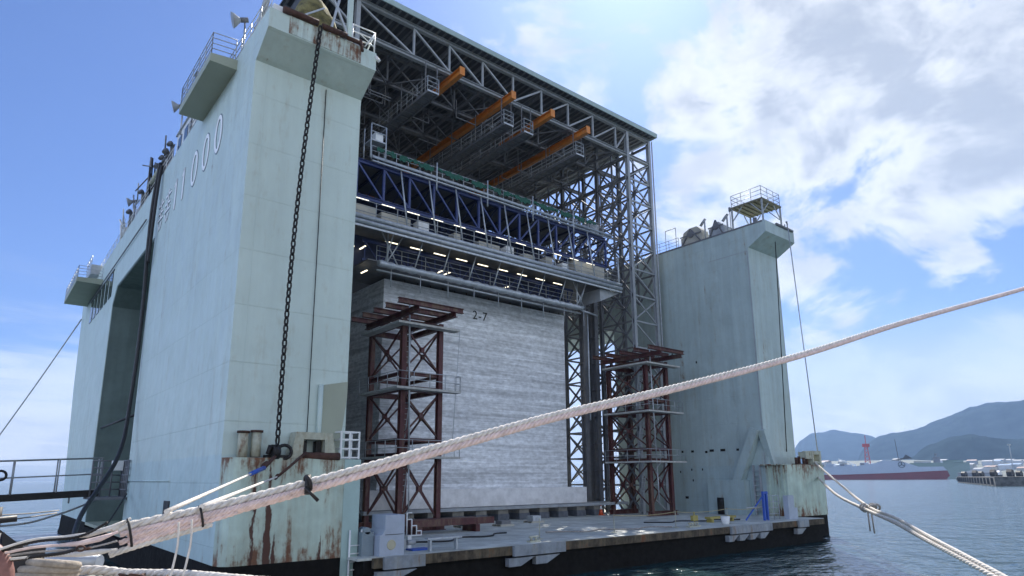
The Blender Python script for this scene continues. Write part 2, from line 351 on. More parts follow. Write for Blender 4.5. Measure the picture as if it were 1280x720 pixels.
def fbm(x, y, o=5):
    from mathutils import noise
    return noise.fractal(Vector((x, y, 3.3)), 1.0, 2.0, o)
def dirpx(px):   # compass direction (from the viewpoint) of a column of the view
    d = rt*((px-640)/FPX)+up*(-(597-CY)/FPX)+fw; return Vector((d.x, d.y, 0)).normalized()
def hill(name, prof, dist, depth, seed, rough):
    """a ridge running along an arc; prof = (bearing column, height)"""
    mb = MB(); nx = 420; ny = 44; a0 = prof[0][0]; a1 = prof[-1][0]
    for j in range(ny+1):
        for i in range(nx+1):
            a = a0+(a1-a0)*i/nx; k = 0
            while k < len(prof)-2 and prof[k+1][0] < a: k += 1
            f = (a-prof[k][0])/(prof[k+1][0]-prof[k][0]); f = f*f*(3-2*f)*.5+f*.5
            hh = prof[k][1]*(1-f)+prof[k+1][1]*f
            v = j/ny; d = dirpx(a)*(dist+depth*(v-.5)); e = max(0, math.sin(math.pi*v))**.75
            n_ = fbm(d.x/rough+seed, d.y/rough, 6)*.55+fbm(d.x/rough*4+seed, d.y/rough*4, 6)*.08+fbm(d.x/rough*14, d.y/rough*14+seed, 4)*.04
            mb.v.append((d.x, d.y, max(-2, hh*e*(1+n_*.22*(1-abs(2*v-1)*.2))+n_*30*e-(2 if j in (0, ny) else 0))))
    for j in range(ny):
        for i in range(nx):
            q = j*(nx+1)+i; mb.f.append((q, q+1, q+nx+2, q+nx+1)); mb.sm.append(True)
    return struct(mb.build(name, m_hill))
def HH(y, dist): return (595-y)/845*dist*.94
hill('far_hills', [(930, 0), (985, HH(575, 6200)), (1005, HH(552, 6200)), (1020, HH(545, 6200)), (1050, HH(541, 6200)), (1075, HH(544, 6200)), (1110, HH(553, 6200)), (1150, HH(556, 6200)), (1200, HH(560, 6200)), (1500, HH(570, 6200))], 6200, 1800, 3, 900)
hill('hills', [(1060, 0), (1090, HH(560, 4700)), (1107, HH(551, 4700)), (1126, HH(546, 4700)), (1150, HH(539, 4700)), (1185, HH(529, 4700)), (1230, HH(519, 4700)), (1280, HH(510, 4700)), (1400, HH(480, 4700)), (1600, HH(520, 4700)), (1800, 0)], 4700, 1500, 9, 700)
hill('near_hill', [(1110, 0), (1142, HH(575, 3000)), (1170, HH(562, 3000)), (1195, HH(553, 3000)), (1223, HH(547, 3000)), (1245, HH(550, 3000)), (1280, HH(555, 3000)), (1350, HH(560, 3000)), (1500, HH(580, 3000)), (1600, 0)], 3000, 800, 5, 400)
# low shore in front of the hills
mb = MB(); pts = []
for i in range(31):
    a = 1020+20*i; d0 = dirpx(a); rr = 1750+60*math.sin(i*1.3)
    mb.v += [tuple(d0*rr+Vector((0, 0, -.5))), tuple(d0*(rr+8)+Vector((0, 0, 3))), tuple(d0*2800+Vector((0, 0, 62)))]
for i in range(30):
    for j in range(2): mb.f.append((i*3+j, i*3+3+j, i*3+4+j, i*3+1+j)); mb.sm.append(True)
struct(mb.build('shore', mat('shore ground', (.12, .13, .10), .9, vary=.3, scale=.02)))

q = MB(); q.prism([(-90, 18), (.55, 18), (2.7, 13.2), (14, -11), (30, -45), (-90, -45)], 2, -3, 3.4)
struct(q.build('quay', m_quay))

# ------------------------------------------------------------------ the dock
XL0, XL1, XR0, XR1 = 7.73, 12.95, 53.4, 58.6
ZD = 1.75
dock = thing('floating_dock', 'huge pale green floating dock with two tall wing walls and a low deck between them', 'floating dock', (33, 56, 0))
p = MB(); p.box(XL1+.3, XR0-.3, 26, 86, -3, ZD-.1); p.build('pontoon', m_boot, dock)
p = MB(); p.box(XL1+.002, XR0-.002, 25.95, 86.1, ZD-.098, ZD); p.build('deck', m_deck, dock)
p = MB(); p.box(13.6, 53, 25.72, 25.94, ZD-.42, ZD-.02); p.build('deck_edge_fender', mat('mossy timber fender', (.06, .045, .03), .9, vary=.6, scale=3, rust=.4), dock)
# wing walls
def wing(x0, x1, yf, zf, ytop, zt, z1, fl):
    """side outline with the arched opening; yf front face, fl = flare depth, zf flare start, zt its lower lip"""
    return [(yf, ZD), (47.3, ZD), (47.3, 21.0), (61.7, 21.0), (63.3, 19.6), (63.3, ZD), (80.2, ZD), (84.6, 15), (86.2, z1), (yf-fl, z1), (yf-fl, zt)] + \
        [(yf-fl*(1-i/6)**1.0+.0, zt-(zt-zf)*(i/6)) for i in range(1, 6)] + [(yf-.03, zf+.05), (yf, zf-.3)]
wl = MB(); wl.prism(wing(XL0, XL1, 27.7, 23.6, 26.2, 24.55, 25.5, 1.5), 0, XL0, XL1); wl = wl.build('wing_wall', m_hull, dock)
b_ = MB(); b_.box(11.4, 11.6, 47.31, 63.29, ZD, 21.2); b_.box(XL0+.02, 11.4, 47.31, 63.29, ZD-.2, ZD+.02); b_.build('added_light_stop', m_under, wl)  # closing wall added inside the opening to keep light out of it
m_line = mat('dark grey green painted shade', (.13, .18, .175), .6, vary=.15, scale=.8, streak=.15)  # dark colour for added plates that carry the opening's shade as paint
b_ = MB(); b_.box(XL0+.05, 11.38, 63.2, 63.296, ZD+.03, 19.5); b_.box(XL0+.05, 11.38, 47.4, 61.6, 20.9, 20.996); b_.add([(XL0+.05, 61.6, 20.9), (11.38, 61.6, 20.9), (11.38, 63.2, 19.5), (XL0+.05, 63.2, 19.5), (XL0+.05, 61.68, 20.98), (11.38, 61.68, 20.98), (11.38, 63.27, 19.6), (XL0+.05, 63.27, 19.6)], [(0, 1, 2, 3), (4, 7, 6, 5), (0, 4, 5, 1), (1, 5, 6, 2), (2, 6, 7, 3), (3, 7, 4, 0)]); b_.build('shade_lining', m_line, wl)
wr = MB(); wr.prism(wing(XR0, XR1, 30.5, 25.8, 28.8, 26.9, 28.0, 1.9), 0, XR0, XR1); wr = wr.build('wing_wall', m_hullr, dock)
for (x0, x1, yf, par) in ((XL0, XL1, 27.3, wl), (XR0, XR1, 29.0, wr)):
    b_ = MB(); b_.box(x0+.01, x1-.01, yf+.5, 47.29, -3, ZD-.003); b_.prism([(63.31, ZD-.003), (80.2, ZD-.003), (80.9, .4), (82.4, -.2), (82.4, -3), (63.31, -3)], 0, x0+.01, x1-.01)
    b_.box(x0+.012, x1-.012, 47.29, 63.31, -3, ZD-.35); b_.build('boot_topping', m_boot, par)
# mooring blocks at the feet
b_ = MB(); b_.prism([(XL0, 27.72), (XL0+.02, 27.6), (XL0+.12, 27.25), (XL0+.32, 27.05), (XL0+.6, 26.95), (12.65, 26.95), (12.65, 27.72)], 2, ZD, 5.86); b_.build('mooring_block', m_block, wl)
b_ = MB(); b_.box(12.66, 13.42, 26.95, 28.9, ZD-1.7, 5.84); b_.build('fender_post', mat('clean green paint', (.36, .49, .46), .5, vary=.06, rust=.1), wl)
b_ = MB(); b_.prism([(XL0+.02, 27.72), (XL0+.34, 27.07), (XL0+.6, 26.97), (13.4, 26.97), (13.4, 27.9), (XL0+.02, 27.9)], 2, -3, ZD-.004); b_.build('block_boot_topping', m_boot, wl)
b_ = MB(); b_.prism([(XR0-.02, 30.6), (XR0-.02, 28.7), (54.5, 28.1), (58.72, 28.1), (58.72, 30.6)], 2, ZD, 6.0); b_.build('mooring_block', m_block, wr)
b_ = MB(); b_.prism([(XR0+.02, 30.9), (XR0+.02, 28.75), (54.52, 28.15), (58.66, 28.15), (58.66, 30.9)], 2, -3, ZD-.004); b_.tube([(58.75, 28.6, .55), (58.75, 31, .55)], .5, 8); b_.build('block_boot_topping', m_boot, wr)
b_ = MB()
for yy in (28.95, 29.35, 29.8, 30.25): b_.box(XR0-.16, XR0-.021, yy, yy+.10, ZD, 5.95)
b_.box(XR0-.35, XR0-.021, 28.8, 30.9, 5.95, 6.05); b_.build('block_rib', m_block, wr)
# gussets / trunks low on the wing walls
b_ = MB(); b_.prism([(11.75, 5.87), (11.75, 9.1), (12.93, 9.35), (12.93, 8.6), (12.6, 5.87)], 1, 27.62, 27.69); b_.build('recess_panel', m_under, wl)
b_ = MB(); b_.tube([(11.66, 27.6, 5.87), (11.66, 27.6, 9.1)], .11, 10); b_.build('stand_pipe', m_hull, wl)
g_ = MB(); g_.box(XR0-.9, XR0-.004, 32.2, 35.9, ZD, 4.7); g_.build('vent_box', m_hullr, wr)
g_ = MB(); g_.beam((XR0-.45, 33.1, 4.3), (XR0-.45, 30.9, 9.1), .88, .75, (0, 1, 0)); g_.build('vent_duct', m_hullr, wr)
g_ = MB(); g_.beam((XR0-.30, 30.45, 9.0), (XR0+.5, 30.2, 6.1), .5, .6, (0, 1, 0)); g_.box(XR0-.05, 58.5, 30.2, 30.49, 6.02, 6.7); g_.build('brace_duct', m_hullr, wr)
g_ = MB()
for z in (12, 19): pass
g_.box(XR0-.03, XR0-.004, 30.55, 30.63, 6.0, 25.5); g_.box(XR0-.012, XR0-.004, 30.6, 34.8, 25.5, 25.56); g_.build('weld_seam', m_steel, wr)
g_ = MB(); g_.tube([(11.1, 27.66, 23.5), (11.15, 27.62, 6.0)], .02, 6); g_.build('wire_rope', m_dark, wl)
# flare undersides are the same wall; darker top coaming line and edge trim
g_ = MB(); g_.box(XR0-.03, XR0-.003, 28.85, 86, 27.9, 28.06); g_.build('top_trim', m_steeld, wr)
g_ = MB(); g_.box(XL0+.9, XL0+4.4, 26.17, 26.198, 24.6, 25.48); g_.build('stained_panel', m_rusty, wl)
# side platforms
def side_platform(par, xw, y0, y1, z, out, rails=True):
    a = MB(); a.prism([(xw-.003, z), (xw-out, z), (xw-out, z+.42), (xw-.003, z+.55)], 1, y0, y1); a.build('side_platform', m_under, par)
    r_ = MB(); rail(r_, [(xw-.1, y0+.05, z+.5), (xw-out+.05, y0+.05, z+.42), (xw-out+.05, y1-.05, z+.42), (xw-.1, y1-.05, z+.5)], 1.15, 1.2, 4); r_.build('platform_railing', m_galv, par)
side_platform(wl, XL0, 30.7, 36.8, 24.75, 1.25)
side_platform(wl, XL0, 71.5, 82.0, 23.4, 2.1)
# windows in the rear of the left wall
for i in range(6):
    y0 = 64.6+i*2.35
    f_ = MB(); f_.box(XL0-.06, XL0-.004, y0, y0+1.5, 20.7, 22.9); f_.build('window', m_glass, wl)
f_ = MB(); f_.tube([(XL0-.12, 50.6, 23.3), (XL0-.12, 63.4, 23.3), (XL0-.12, 80, 23.3)], .05, 6); f_.box(XL0-.1, XL0-.004, 64.2, 78.4, 23.0, 23.12); f_.build('conduit', m_steeld, wl)
f_ = MB(); f_.box(XL0-.05, XL0-.004, 75.0, 75.9, 2.9, 3.8); f_.box(XL0-.05, XL0-.004, 35.5, 36.6, 3.3, 4.0); f_.build('draught_plate', m_black, wl)
f_ = MB(); f_.tube([(XL0-.02, 36, 4.95), (XL0-.02, 47.2, 4.95)], .04, 6); f_.build('rubbing_strake', m_hull, wl)
f_ = MB(); f_.tube([(XL0+.3, 47.5, 9.2), (XL0+.3, 62.9, 9.2)], .09, 8); f_.build('opening_bar', m_dark, wl)
# painted number, thin raised plates
def strokes(par, items, x, th=.02, gr=0):
    a = MB()
    for it in items:
        if it[0] == 'O':
            _, yc, zc, ry, rz_ = it; n = 28; w1 = .22+2*gr; ry += gr; rz_ += gr
            for i in range(n):
                t0, t1 = 2*math.pi*i/n, 2*math.pi*(i+1)/n
                c = [(yc+math.cos(t0)*ry, zc+math.sin(t0)*rz_), (yc+math.cos(t1)*ry, zc+math.sin(t1)*rz_), (yc+math.cos(t1)*(ry-w1), zc+math.sin(t1)*(rz_-w1)), (yc+math.cos(t0)*(ry-w1), zc+math.sin(t0)*(rz_-w1))]
                a.prism(c, 0, x-th, x-.003)
        else:
            _, ya, za, yb, zb, w1 = it; w1 += 2*gr; d = Vector((yb-ya, zb-za)).normalized(); nn = Vector((-d.y, d.x))*w1/2
            a.prism([(ya+nn.x, za+nn.y), (yb+nn.x, zb+nn.y), (yb-nn.x, zb-nn.y), (ya-nn.x, za-nn.y)], 0, x-th, x-.003)
    return a
it = [('O', 33.0, 22.3, .62, 1.05), ('O', 35.3, 22.25, .62, 1.05), ('O', 37.6, 22.2, .62, 1.05)]
it += [('L', 40.1, 21.2, 40.1, 23.2, .24), ('L', 40.1, 23.15, 40.45, 22.8, .14), ('L', 42.0, 21.2, 42.0, 23.2, .24), ('L', 42.0, 23.15, 42.35, 22.8, .14)]
for k, yc in enumerate((44.0, 46.0)):
    it += [('L', yc-.7, 22.9, yc+.7, 22.9-.02*k, .13), ('L', yc-.7, 22.3, yc+.7, 22.32, .13), ('L', yc, 23.3, yc-.05*k, 21.9, .14), ('L', yc-.75, 21.85, yc+.75, 21.87, .12), ('L', yc-.5, 21.6, yc-.1, 21.1, .13), ('L', yc+.5, 21.65, yc+.15, 21.1, .13)]
strokes(wl, it, XL0, .012, .07).build('number_outline', mat('dark blue grey outline', (.16, .21, .25), .6), wl)
strokes(wl, it, XL0-.014, .02).build('painted_number', mat('white lettering', (.95, .95, .95), .5, vary=.03), wl)
# holes / scuppers on the right wall
f_ = MB()
for (yy, zz_, ww) in ((33, 7.3, .25), (34.4, 7.3, .5), (35.6, 7.3, .45), (36.3, 7.2, .25), (37.8, 7.3, .3), (39, 7.3, .2), (36.9, 5.6, .12), (38.1, 5.6, .12), (39.4, 5.4, .12), (38, 4.6, .12), (36.8, 15.8, .14), (39.6, 17.0, .12), (38.7, 3.0, .35)):
    f_.box(XR0-.03, XR0-.004, yy, yy+ww, zz_, zz_+.2+(ww > .3)*.02)
f_.build('scupper', m_dark, wr)

# ---- steel shed over the dock
shed = thing('steel_roof_shed', 'high open steel truss roof on lattice columns spanning the dock above the concrete block', 'roof structure', (33, 58, ZD))
a = MB(); a.box(13.9, 52.1, 39.2, 78, 40.45, 40.6)
a.build('roof_deck', m_roof, shed)
a = MB()
for i in range(64): x = 14.1+i*.6; a.box(x, x+.16, 39.4, 77.9, 40.37, 40.447)
a.build('roof_rib', m_steeld, shed)
a = MB(); a.box(13.85, 52.2, 39.1, 39.19, 40.3, 40.75); a.box(52.11, 52.2, 39.2, 78, 40.3, 40.75); a.build('roof_flashing', m_fascia, shed)
TY = (40, 44.3, 49.6, 54.2, 58.6, 63.6, 68.6, 73.6, 77.8)
XS = [14.6+.0, 18.1]+[33.1+3.37*k for k in range(-4, 5)][0:9]+[48.2+.0, 51.7]
XS = [14.6, 18.1, 22.95, 26.3, 29.7, 33.07, 36.44, 39.82, 43.2, 46.5, 48.2, 51.7]
for yi, y in enumerate(TY):
    a = MB(); w_ = .34 if yi == 0 else .28
    a.hbeam((14.2, y, 40.1), (51.9, y, 40.1), w_, .34); a.hbeam((14.2, y, 37.35), (51.9, y, 37.35), w_, .34)
    for i, x in enumerate(XS):
        a.beam((x, y, 37.5), (x, y, 39.95), .16, .16)
        if i:
            p_, q_ = XS[i-1], x
            if (p_+q_)/2 < 34.5: a.beam((p_, y, 39.9), (q_, y, 37.55), .15, .15)
            else: a.beam((p_, y, 37.55), (q_, y, 39.9), .15, .15)
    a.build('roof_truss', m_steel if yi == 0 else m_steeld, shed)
a = MB()
for x in (18.1, 22.95, 26.3, 29.7, 33.07, 36.44, 39.82, 43.2, 46.5, 51.7):
    a.hbeam((x, 40.2, 39.5), (x, 77.7, 39.5), .18, .24)
    a.hbeam((x, 40.2, 37.25), (x, 77.7, 37.25), .18, .2)
a.build('purlin', m_steeld, shed)
a = MB()
for i in range(len(TY)-1):
    for j in range(1, len(XS)-2):
        if (i+j) % 2: a.beam((XS[j], TY[i], 37.2), (XS[j+1], TY[i+1], 37.2), .1)
        else: a.beam((XS[j+1], TY[i], 37.2), (XS[j], TY[i+1], 37.2), .1)
a.build('wind_brace', m_steeld, shed)
a = MB(); a.beam((18.1, 44.2, 37.3), (33, 44.2, 34.6), .16) if False else None
# lattice side towers
def lattice(xin, xout, name='lattice_column'):
    zs = [ZD, 4.3, 6.9, 9.5, 12.1, 14.7, 17.3, 19.9, 22.5, 25.2, 27.65, 30.1, 32.5, 34.9, 37.35]
    zp = [ZD, 8.2, 14.8, 21.4, 27.8, 34.2]
    for k, y in enumerate(TY):
        a = MB()
        for x in (xin, xout): a.hbeam((x, y, ZD), (x, y, 40.0), .34, .36, .05, (0, 1, 0)) if k < 3 else a.beam((x, y, ZD), (x, y, 40), .2)
        for i in range(len(zs)-1):
            za, zb = zs[i], zs[i+1]
            a.beam((xin, y, zb), (xout, y, zb), .16)
            a.beam((xin, y, za+.1), (xout, y, zb-.1), .12) if i % 2 or k else None
            if k or not i % 2: a.beam((xout, y, za+.1), (xin, y, zb-.1), .12)
            else: a.beam((xin, y, zb), (xout, y, za), .12)
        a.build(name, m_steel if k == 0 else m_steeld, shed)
    for x in (xin, xout):
        for k in range(len(TY)-1):
            y0, y1 = TY[k], TY[k+1]; a = MB(); ym = (y0+y1)/2
            for i in range(len(zs)-1):
                za, zb = zs[i], zs[i+1]
                if zb < 23 and (k > 1 or x == xout): continue
                a.beam((x, y0, zb), (x, y1, zb), .15)
                for yc in (y0, y1): a.beam((x, ym, za), (x, yc, zb), .15); a.beam((x, yc, za), (x, ym, zb), .15)
            a.beam((x, ym, 22.5 if (k != 1 or x == xout) else ZD), (x, ym, 40), .16)
            a.build('side_brace', m_steeld, shed)
lattice(48.2, 51.7)
lattice(18.1, 14.6)
a = MB(); a.box(14.2, 51.6, 77.95, 78.1, ZD+12, 40.3); a.build('rear_cladding', m_roof, shed)
a = MB(); a.box(14.5, 14.6, 40.5, 77.9, 26, 40.2); a.build('side_cladding', m_roof, shed)
a = MB(); a.tube([(52.35, 40, 40.3), (52.35, 40, ZD)], .07, 8); a.build('downpipe', m_galv, shed)
for x, y1 in ((26.4, 46), (31.7, 76), (36.2, 46), (40.7, 76)):
    a = MB(); a.hbeam((x, 38.3, 36.75), (x, y1, 36.75), .42, .62, .06); a.box(x-.24, x+.24, 38.22, 38.29, 36.4, 37.1); a.build('hoist_beam', m_orange, shed)
for x in (23.85, 31.45, 33.7, 40.05):
    a = MB(); a.box(x, x+.12, 39.3, 74, 34.42, 34.62); a.box(x+.93, x+1.05, 39.3, 74, 34.42, 34.62); a.box(x+.12, x+.93, 39.3, 74, 34.56, 34.6)
    for k in range(40): a.box(x+.12, x+.93, 39.5+k*.86, 39.58+k*.86, 34.48, 34.56)
    for k in range(10):
        a.beam((x, 39.6+k*3.8, 34.62), (x, 39.6+k*3.8, 37.2), .07); a.beam((x+1.05, 39.6+k*3.8, 34.62), (x+1.05, 39.6+k*3.8, 37.2), .07)
    a.build('catwalk', m_steeld, shed)
    a = MB(); rail(a, [(x+.03, 74, 34.62), (x+.03, 39.33, 34.62), (x+1.02, 39.33, 34.62), (x+1.02, 74, 34.62)], 1.2, 1.6, 3); a.build('catwalk_railing', m_steel, shed)
    a = MB(); rail(a, [(x+.01, 39.28, 34.62), (x+1.04, 39.28, 34.62)], 1.2, 1.03, 3, .03); a.box(x, x+1.05, 39.25, 39.29, 34.5, 34.64); a.build('end_gate', m_galv, shed)
# secondary hanging struts
for k in range(60):
    x = random.uniform(19, 46); y = random.uniform(41, 70); z = random.uniform(34.8, 36.5)
    a = MB(); a.beam((x, y, z), (x, y, 37.3), .06)
    if random.random() < .5: a.beam((x, y, z), (x+random.choice((-2, 2)), y, z), .08)
    a.build('hanger', m_steeld, shed)

# ---- blue work gantry
gan = thing('work_gantry', 'long blue truss work gantry with pipe walkways, strip lights and green netting under the roof', 'gantry', (31, 43, 22))
gx0, gx1 = 16.5, 44.4
for y in (40.0, 45.5):
    a = MB(); a.hbeam((gx0, y, 27.25), (gx1, y, 27.25), .25, .3); a.hbeam((gx0, y, 24.55), (gx1, y, 24.55), .25, .3)
    n = 13; st = (gx1-gx0)/n
    for i in range(n+1):
        x = gx0+i*st; a.beam((x, y, 24.6), (x, y, 27.2), .17)
        if i < n:
            if x+st/2 < 31.5: a.beam((x, y, 27.15), (x+st, y, 24.65), .13)
            else: a.beam((x, y, 24.65), (x+st, y, 27.15), .13)
    a.build('blue_truss', m_blue, gan)
a = MB()
for i in range(14):
    x = gx0+i*(gx1-gx0)/13
    for z in (24.55, 27.25): a.beam((x, 40.1, z), (x, 45.4, z), .14)
    a.beam((x, 40.1, 27.2), (x, 45.4, 24.6), .09)
a.build('cross_member', m_blued, gan)
a = MB(); a.box(gx0+1.5, gx1-3, 40.3, 45.3, 27.45, 27.52); a.box(gx0, gx1+1, 39.2, 46, 22.62, 22.7); a.box(20, 41.5, 40.4, 46, 20.2, 20.28); a.build('walkway_floor', m_steeld, gan)
a = MB(); a.beam((20, 41.4, 20.5), (41.2, 41.4, 20.5), .16); a.beam((20, 41.4, 21.95), (41.2, 41.4, 21.95), .16)
for i in range(18):
    x = 20.2+i*1.2; a.beam((x, 41.4, 20.5), (x, 41.4, 21.95), .08); a.beam((x, 41.4, 20.5 if i % 2 else 21.95), (x+1.2 if i < 17 else x+.7, 41.4, 21.95 if i % 2 else 20.5), .07)
a.build('lower_truss', m_blue, gan)
# dark backing sheets behind the truss
a = MB(); a.box(gx0, 41.5, 45.9, 45.98, 22.75, 27.2); a.box(19.5, 41, 42.3, 42.38, 20.3, 22.6); a.build('backing_sheet', m_blued, gan)
a = MB()
rail(a, [(19.6, 39.75, 27.5), (gx1-.5, 39.75, 27.5)], 1.1, 1.0, 3, .03); a.build('top_railing', m_galv, gan)
a = MB()
n = 160
for i in range(n):
    x0 = 20+(gx1-1.5-20)*i/n; x1 = 20+(gx1-1.5-20)*(i+1)/n
    zt_ = lambda q_: 28.56+.07*math.sin(q_*.9)+.05*math.sin(q_*2.3); zb_ = lambda q_: 28.2+.13*math.sin(q_*.37)+.09*math.sin(q_*1.9)
    if i % 23 in (11, 12): continue
    a.add([(x0, 39.66, zb_(i)), (x1, 39.66, zb_(i+1)), (x1, 39.70, zt_(i+1)), (x0, 39.70, zt_(i)), (x0, 39.72, zb_(i)), (x1, 39.72, zb_(i+1)), (x1, 39.73, zt_(i+1)), (x0, 39.73, zt_(i))],
          [(0, 1, 2, 3), (4, 7, 6, 5), (3, 2, 6, 7), (0, 4, 5, 1)])
a.build('green_netting', m_green, gan)
a = MB(); a.tube([(19.6, 39.6, 27.66), (gx1+.5, 39.6, 27.66)], .10, 8); a.tube([(19.6, 39.58, 27.36), (gx1+.5, 39.58, 27.36)], .07, 8)
a.tube([(gx0, 39.1, 22.72), (gx1+1, 39.1, 22.72)], .17, 10); a.tube([(gx0, 39.05, 22.33), (gx1+1, 39.05, 22.33)], .17, 10); a.beam((gx0, 39.05, 22.02), (gx1+1, 39.05, 22.02), .12, .14); a.build('long_pipe', m_galv, gan)
a = MB(); P_ = []; rs = []
for i in range(90): P_.append((20.6+20.4*i/89, 40.0, 19.95)); rs.append(.23+.035*math.sin(i*1.7)+.02*math.sin(i*.7))
a.tube(P_, rs, 10); a.tube([(20.6, 40.2, 19.5), (41.0, 40.2, 19.5)], .07, 6); a.build('wrapped_pipe', m_galv, gan)
a = MB()
rail(a, [(gx0, 39.25, 22.75), (gx1+1, 39.25, 22.75)], 1.25, 1.7, 3, .03); rail(a, [(20.6, 40.3, 20.25), (41, 40.3, 20.25)], 1.1, 2.0, 3, .025); a.build('walkway_railing', m_steel, gan)
a = MB()
for i in range(9):
    x = 21.5+i*2.45; a.tube([(x, 39.5, 22.3), (x-.35, 40.2, 19.9)], .05, 6); a.tube([(x+.5, 39.7, 27.4), (x+.9, 39.2, 22.8)], .06, 6)
    a.tube([(x+.2, 40.1, 19.7), (x+.2, 40.1, 18.4)], .03, 6)
    if i % 2: a.tube([(x+1.1, 39.55, 28.9), (x+1.1, 39.55, 26.6)], .06, 6)
for s_ in (0, 1):
    x = (21.3, 40.4)[s_]; a.tube([(x, 40, 22.3), (x, 40, 20)], .07, 6); a.tube([(x-.5, 40, 22.3), (x+.9, 40, 20)], .05, 6); a.tube([(x+1.2, 40, 22.3), (x-.1, 40, 20)], .05, 6)
a.tube([(42.3, 40.6, 19.7), (42.3, 40.6, 10)], .07, 6); a.tube([(41, 40, 19.75), (43.4, 40.4, 19.7)], .08, 6); a.tube([(45.2, 39.2, 22.4), (45.2, 39.2, 25.5)], .08, 6)
a.build('hanger_pipe', m_galv, gan)
a = MB(); a.prism([(gx1-1.6, 22.0), (gx1+1, 22.0), (gx1-1.6, 20.8)], 1, 39.4, 42); a.build('end_bracket', m_steel, gan)
for i, (x0, x1, z0, z1) in enumerate(((17.6, 20.2, 23.0, 23.9), (20.6, 23.0, 22.95, 23.75), (23.7, 24.6, 22.95, 23.9), (26.9, 27.5, 23.1, 23.7), (29.3, 31.4, 22.95, 23.6), (32.1, 32.9, 23.1, 23.8), (34.0, 35.2, 23.0, 23.6), (36.5, 37.3, 23, 23.8), (38.5, 39.2, 23.1, 23.7), (40.0, 43.9, 22.95, 24.3))):
    a = MB(); a.box(x0, x1, 39.8, 40.6, z0, z1); a.build('cabinet', m_beige if i % 3 != 2 else m_white, gan)
for i in range(12):
    x = 18.4+i*2.08
    a = MB(); a.box(x, x+1.05, 39.54, 39.61, 24.16, 24.22); a.build('strip_light', m_lamp, gan)
for i in range(9):
    x = 21.6+i*2.1
    a = MB(); a.box(x, x+1.05, 40.9, 40.97, 22.06, 22.12); a.build('strip_light', m_lamp, gan)
for (x, z) in ((19.3, 21.3), (20.2, 21.5), (26.9, 21.0), (27.6, 21.0), (33.5, 20.9), (20.4, 19.7)):
    a = MB(); a.beam((x, 41.3, z), (x, 42.2, z+.02), .1, .06); a.build('strip_light', m_lamp, gan)
a = MB(); a.box(19.4, 20.6, 39.5, 40.6, 28.9, 29.0)
for x in (19.4, 20.6):
    for y in (39.5, 40.6): a.tube([(x, y, 27.5), (x, y, 30.2)], .05, 6)
rail(a, [(19.4, 39.5, 29.0), (20.6, 39.5, 29.0), (20.6, 40.6, 29)], 1.2, 1.2, 2, .04); a.build('end_platform', m_galv, gan)
a = MB(); a.box(19.8, 20.4, 39.6, 40.2, 29.05, 29.7); a.build('lamp_box', m_white, gan)
a = MB(); a.box(45.95, 47.9, 45.0, 45.1, ZD, 21.5); a.build('guide_plate', m_steeld, gan)
for (x, y) in ((45.75, 44.6), (47.0, 44.2)):
    a = MB(); a.hbeam((x, y, ZD), (x, y, 24.4), .5, .6, .05)
    for i in range(8): a.box(x-.35, x+.35, y-.3, y+.3, 3+i*2.6, 3.1+i*2.6)
    a.build('gantry_leg', m_steeld, gan)
a = MB(); rail(a, [(40.6, 41, 27.7), (44.2, 41, 27.7), (44.2, 43, 27.7)], 1.1, .9, 3, .04); a.box(42.6, 43.8, 40.2, 41.4, 27.7, 28.7); a.build('end_machinery', m_steel, gan)

# ---- caisson
cs = thing('concrete_caisson', 'huge grey banded concrete block with a footing, numbered near its top edge', 'concrete block', (32, 53, 2.85))
a = MB(); a.box(22.7, 41.6, 43, 64, 4.2, 19.0); a.box(22.69, 41.61, 42.99, 64.01, 19.002, 19.95); a.build('wall', m_conc, cs)
a = MB(); a.box(21.6, 43.1, 42.1, 65, 2.85, 4.2); a.build('footing', m_concb, cs)
a = MB()
for i in range(16): a.tube([(23.4+i*1.18, 43.15, 19.95), (23.4+i*1.18, 43.15, 20.75)], .035, 5)
a.build('starter_bar', m_rust, cs)
fc = bpy.data.curves.new('num', 'FONT'); fc.body = '2-7'; fc.size = 1.05; fc.extrude = .012; fc.space_character = 1.15
fo = bpy.data.objects.new('num', fc); COL.objects.link(fo); bpy.context.view_layer.update()
me = bpy.data.meshes.new_from_object(fo.evaluated_get(bpy.context.evaluated_depsgraph_get())); bpy.data.objects.remove(fo)
me.materials.append(m_dark); no = bpy.data.objects.new('painted_number', me); COL.objects.link(no); no.parent = cs
no.rotation_euler = (math.pi/2, 0, 0); no.location = Vector((31.0, 42.985, 18.05))-Vector((32, 53, 2.85))
# ---- keel blocks
mk = mat('keel block', (.10, .11, .13), .8, vary=.3, scale=3)
kb0 = None; kl = ['nearest the left', 'second from the left', 'third from the left', 'fourth from the left', 'fifth from the left', 'sixth from the left', 'seventh from the left', 'eighth from the left', 'ninth from the left', 'tenth from the left', 'at the right end']
for i in range(11):
    x = 22.2+i*2.15
    lab = 'dark support block under the front of the concrete block, ' + kl[i]
    if kb0 is None:
        kb0 = thing('keel_block', lab, 'support block', (x, 42.0, ZD), 'support blocks under the concrete block')
        a = MB(); a.box(x-.55, x+.55, 41.3, 43.6, ZD, 2.25); a.build('base', mk, kb0)
        a = MB(); a.box(x-.5, x+.5, 41.35, 43.5, 2.255, 2.6); a.build('cap', mat('block cap timber', (.2, .19, .17), .9, vary=.3), kb0)
    else: dup(kb0, (x, 42.0, ZD), lab)
a = MB(); a.box(20.8, 47.5, 41.1, 41.5, 2.605, 2.84); a.box(20.8, 47.5, 43.2, 43.6, 2.605, 2.84)
tag(a.build('skid_beam', mat('skid beam grey', (.30, .32, .34), .7, vary=.2), None, (34, 42, 2.6)), 'long grey skid beam lying on the dark blocks under the footing', 'skid beam')

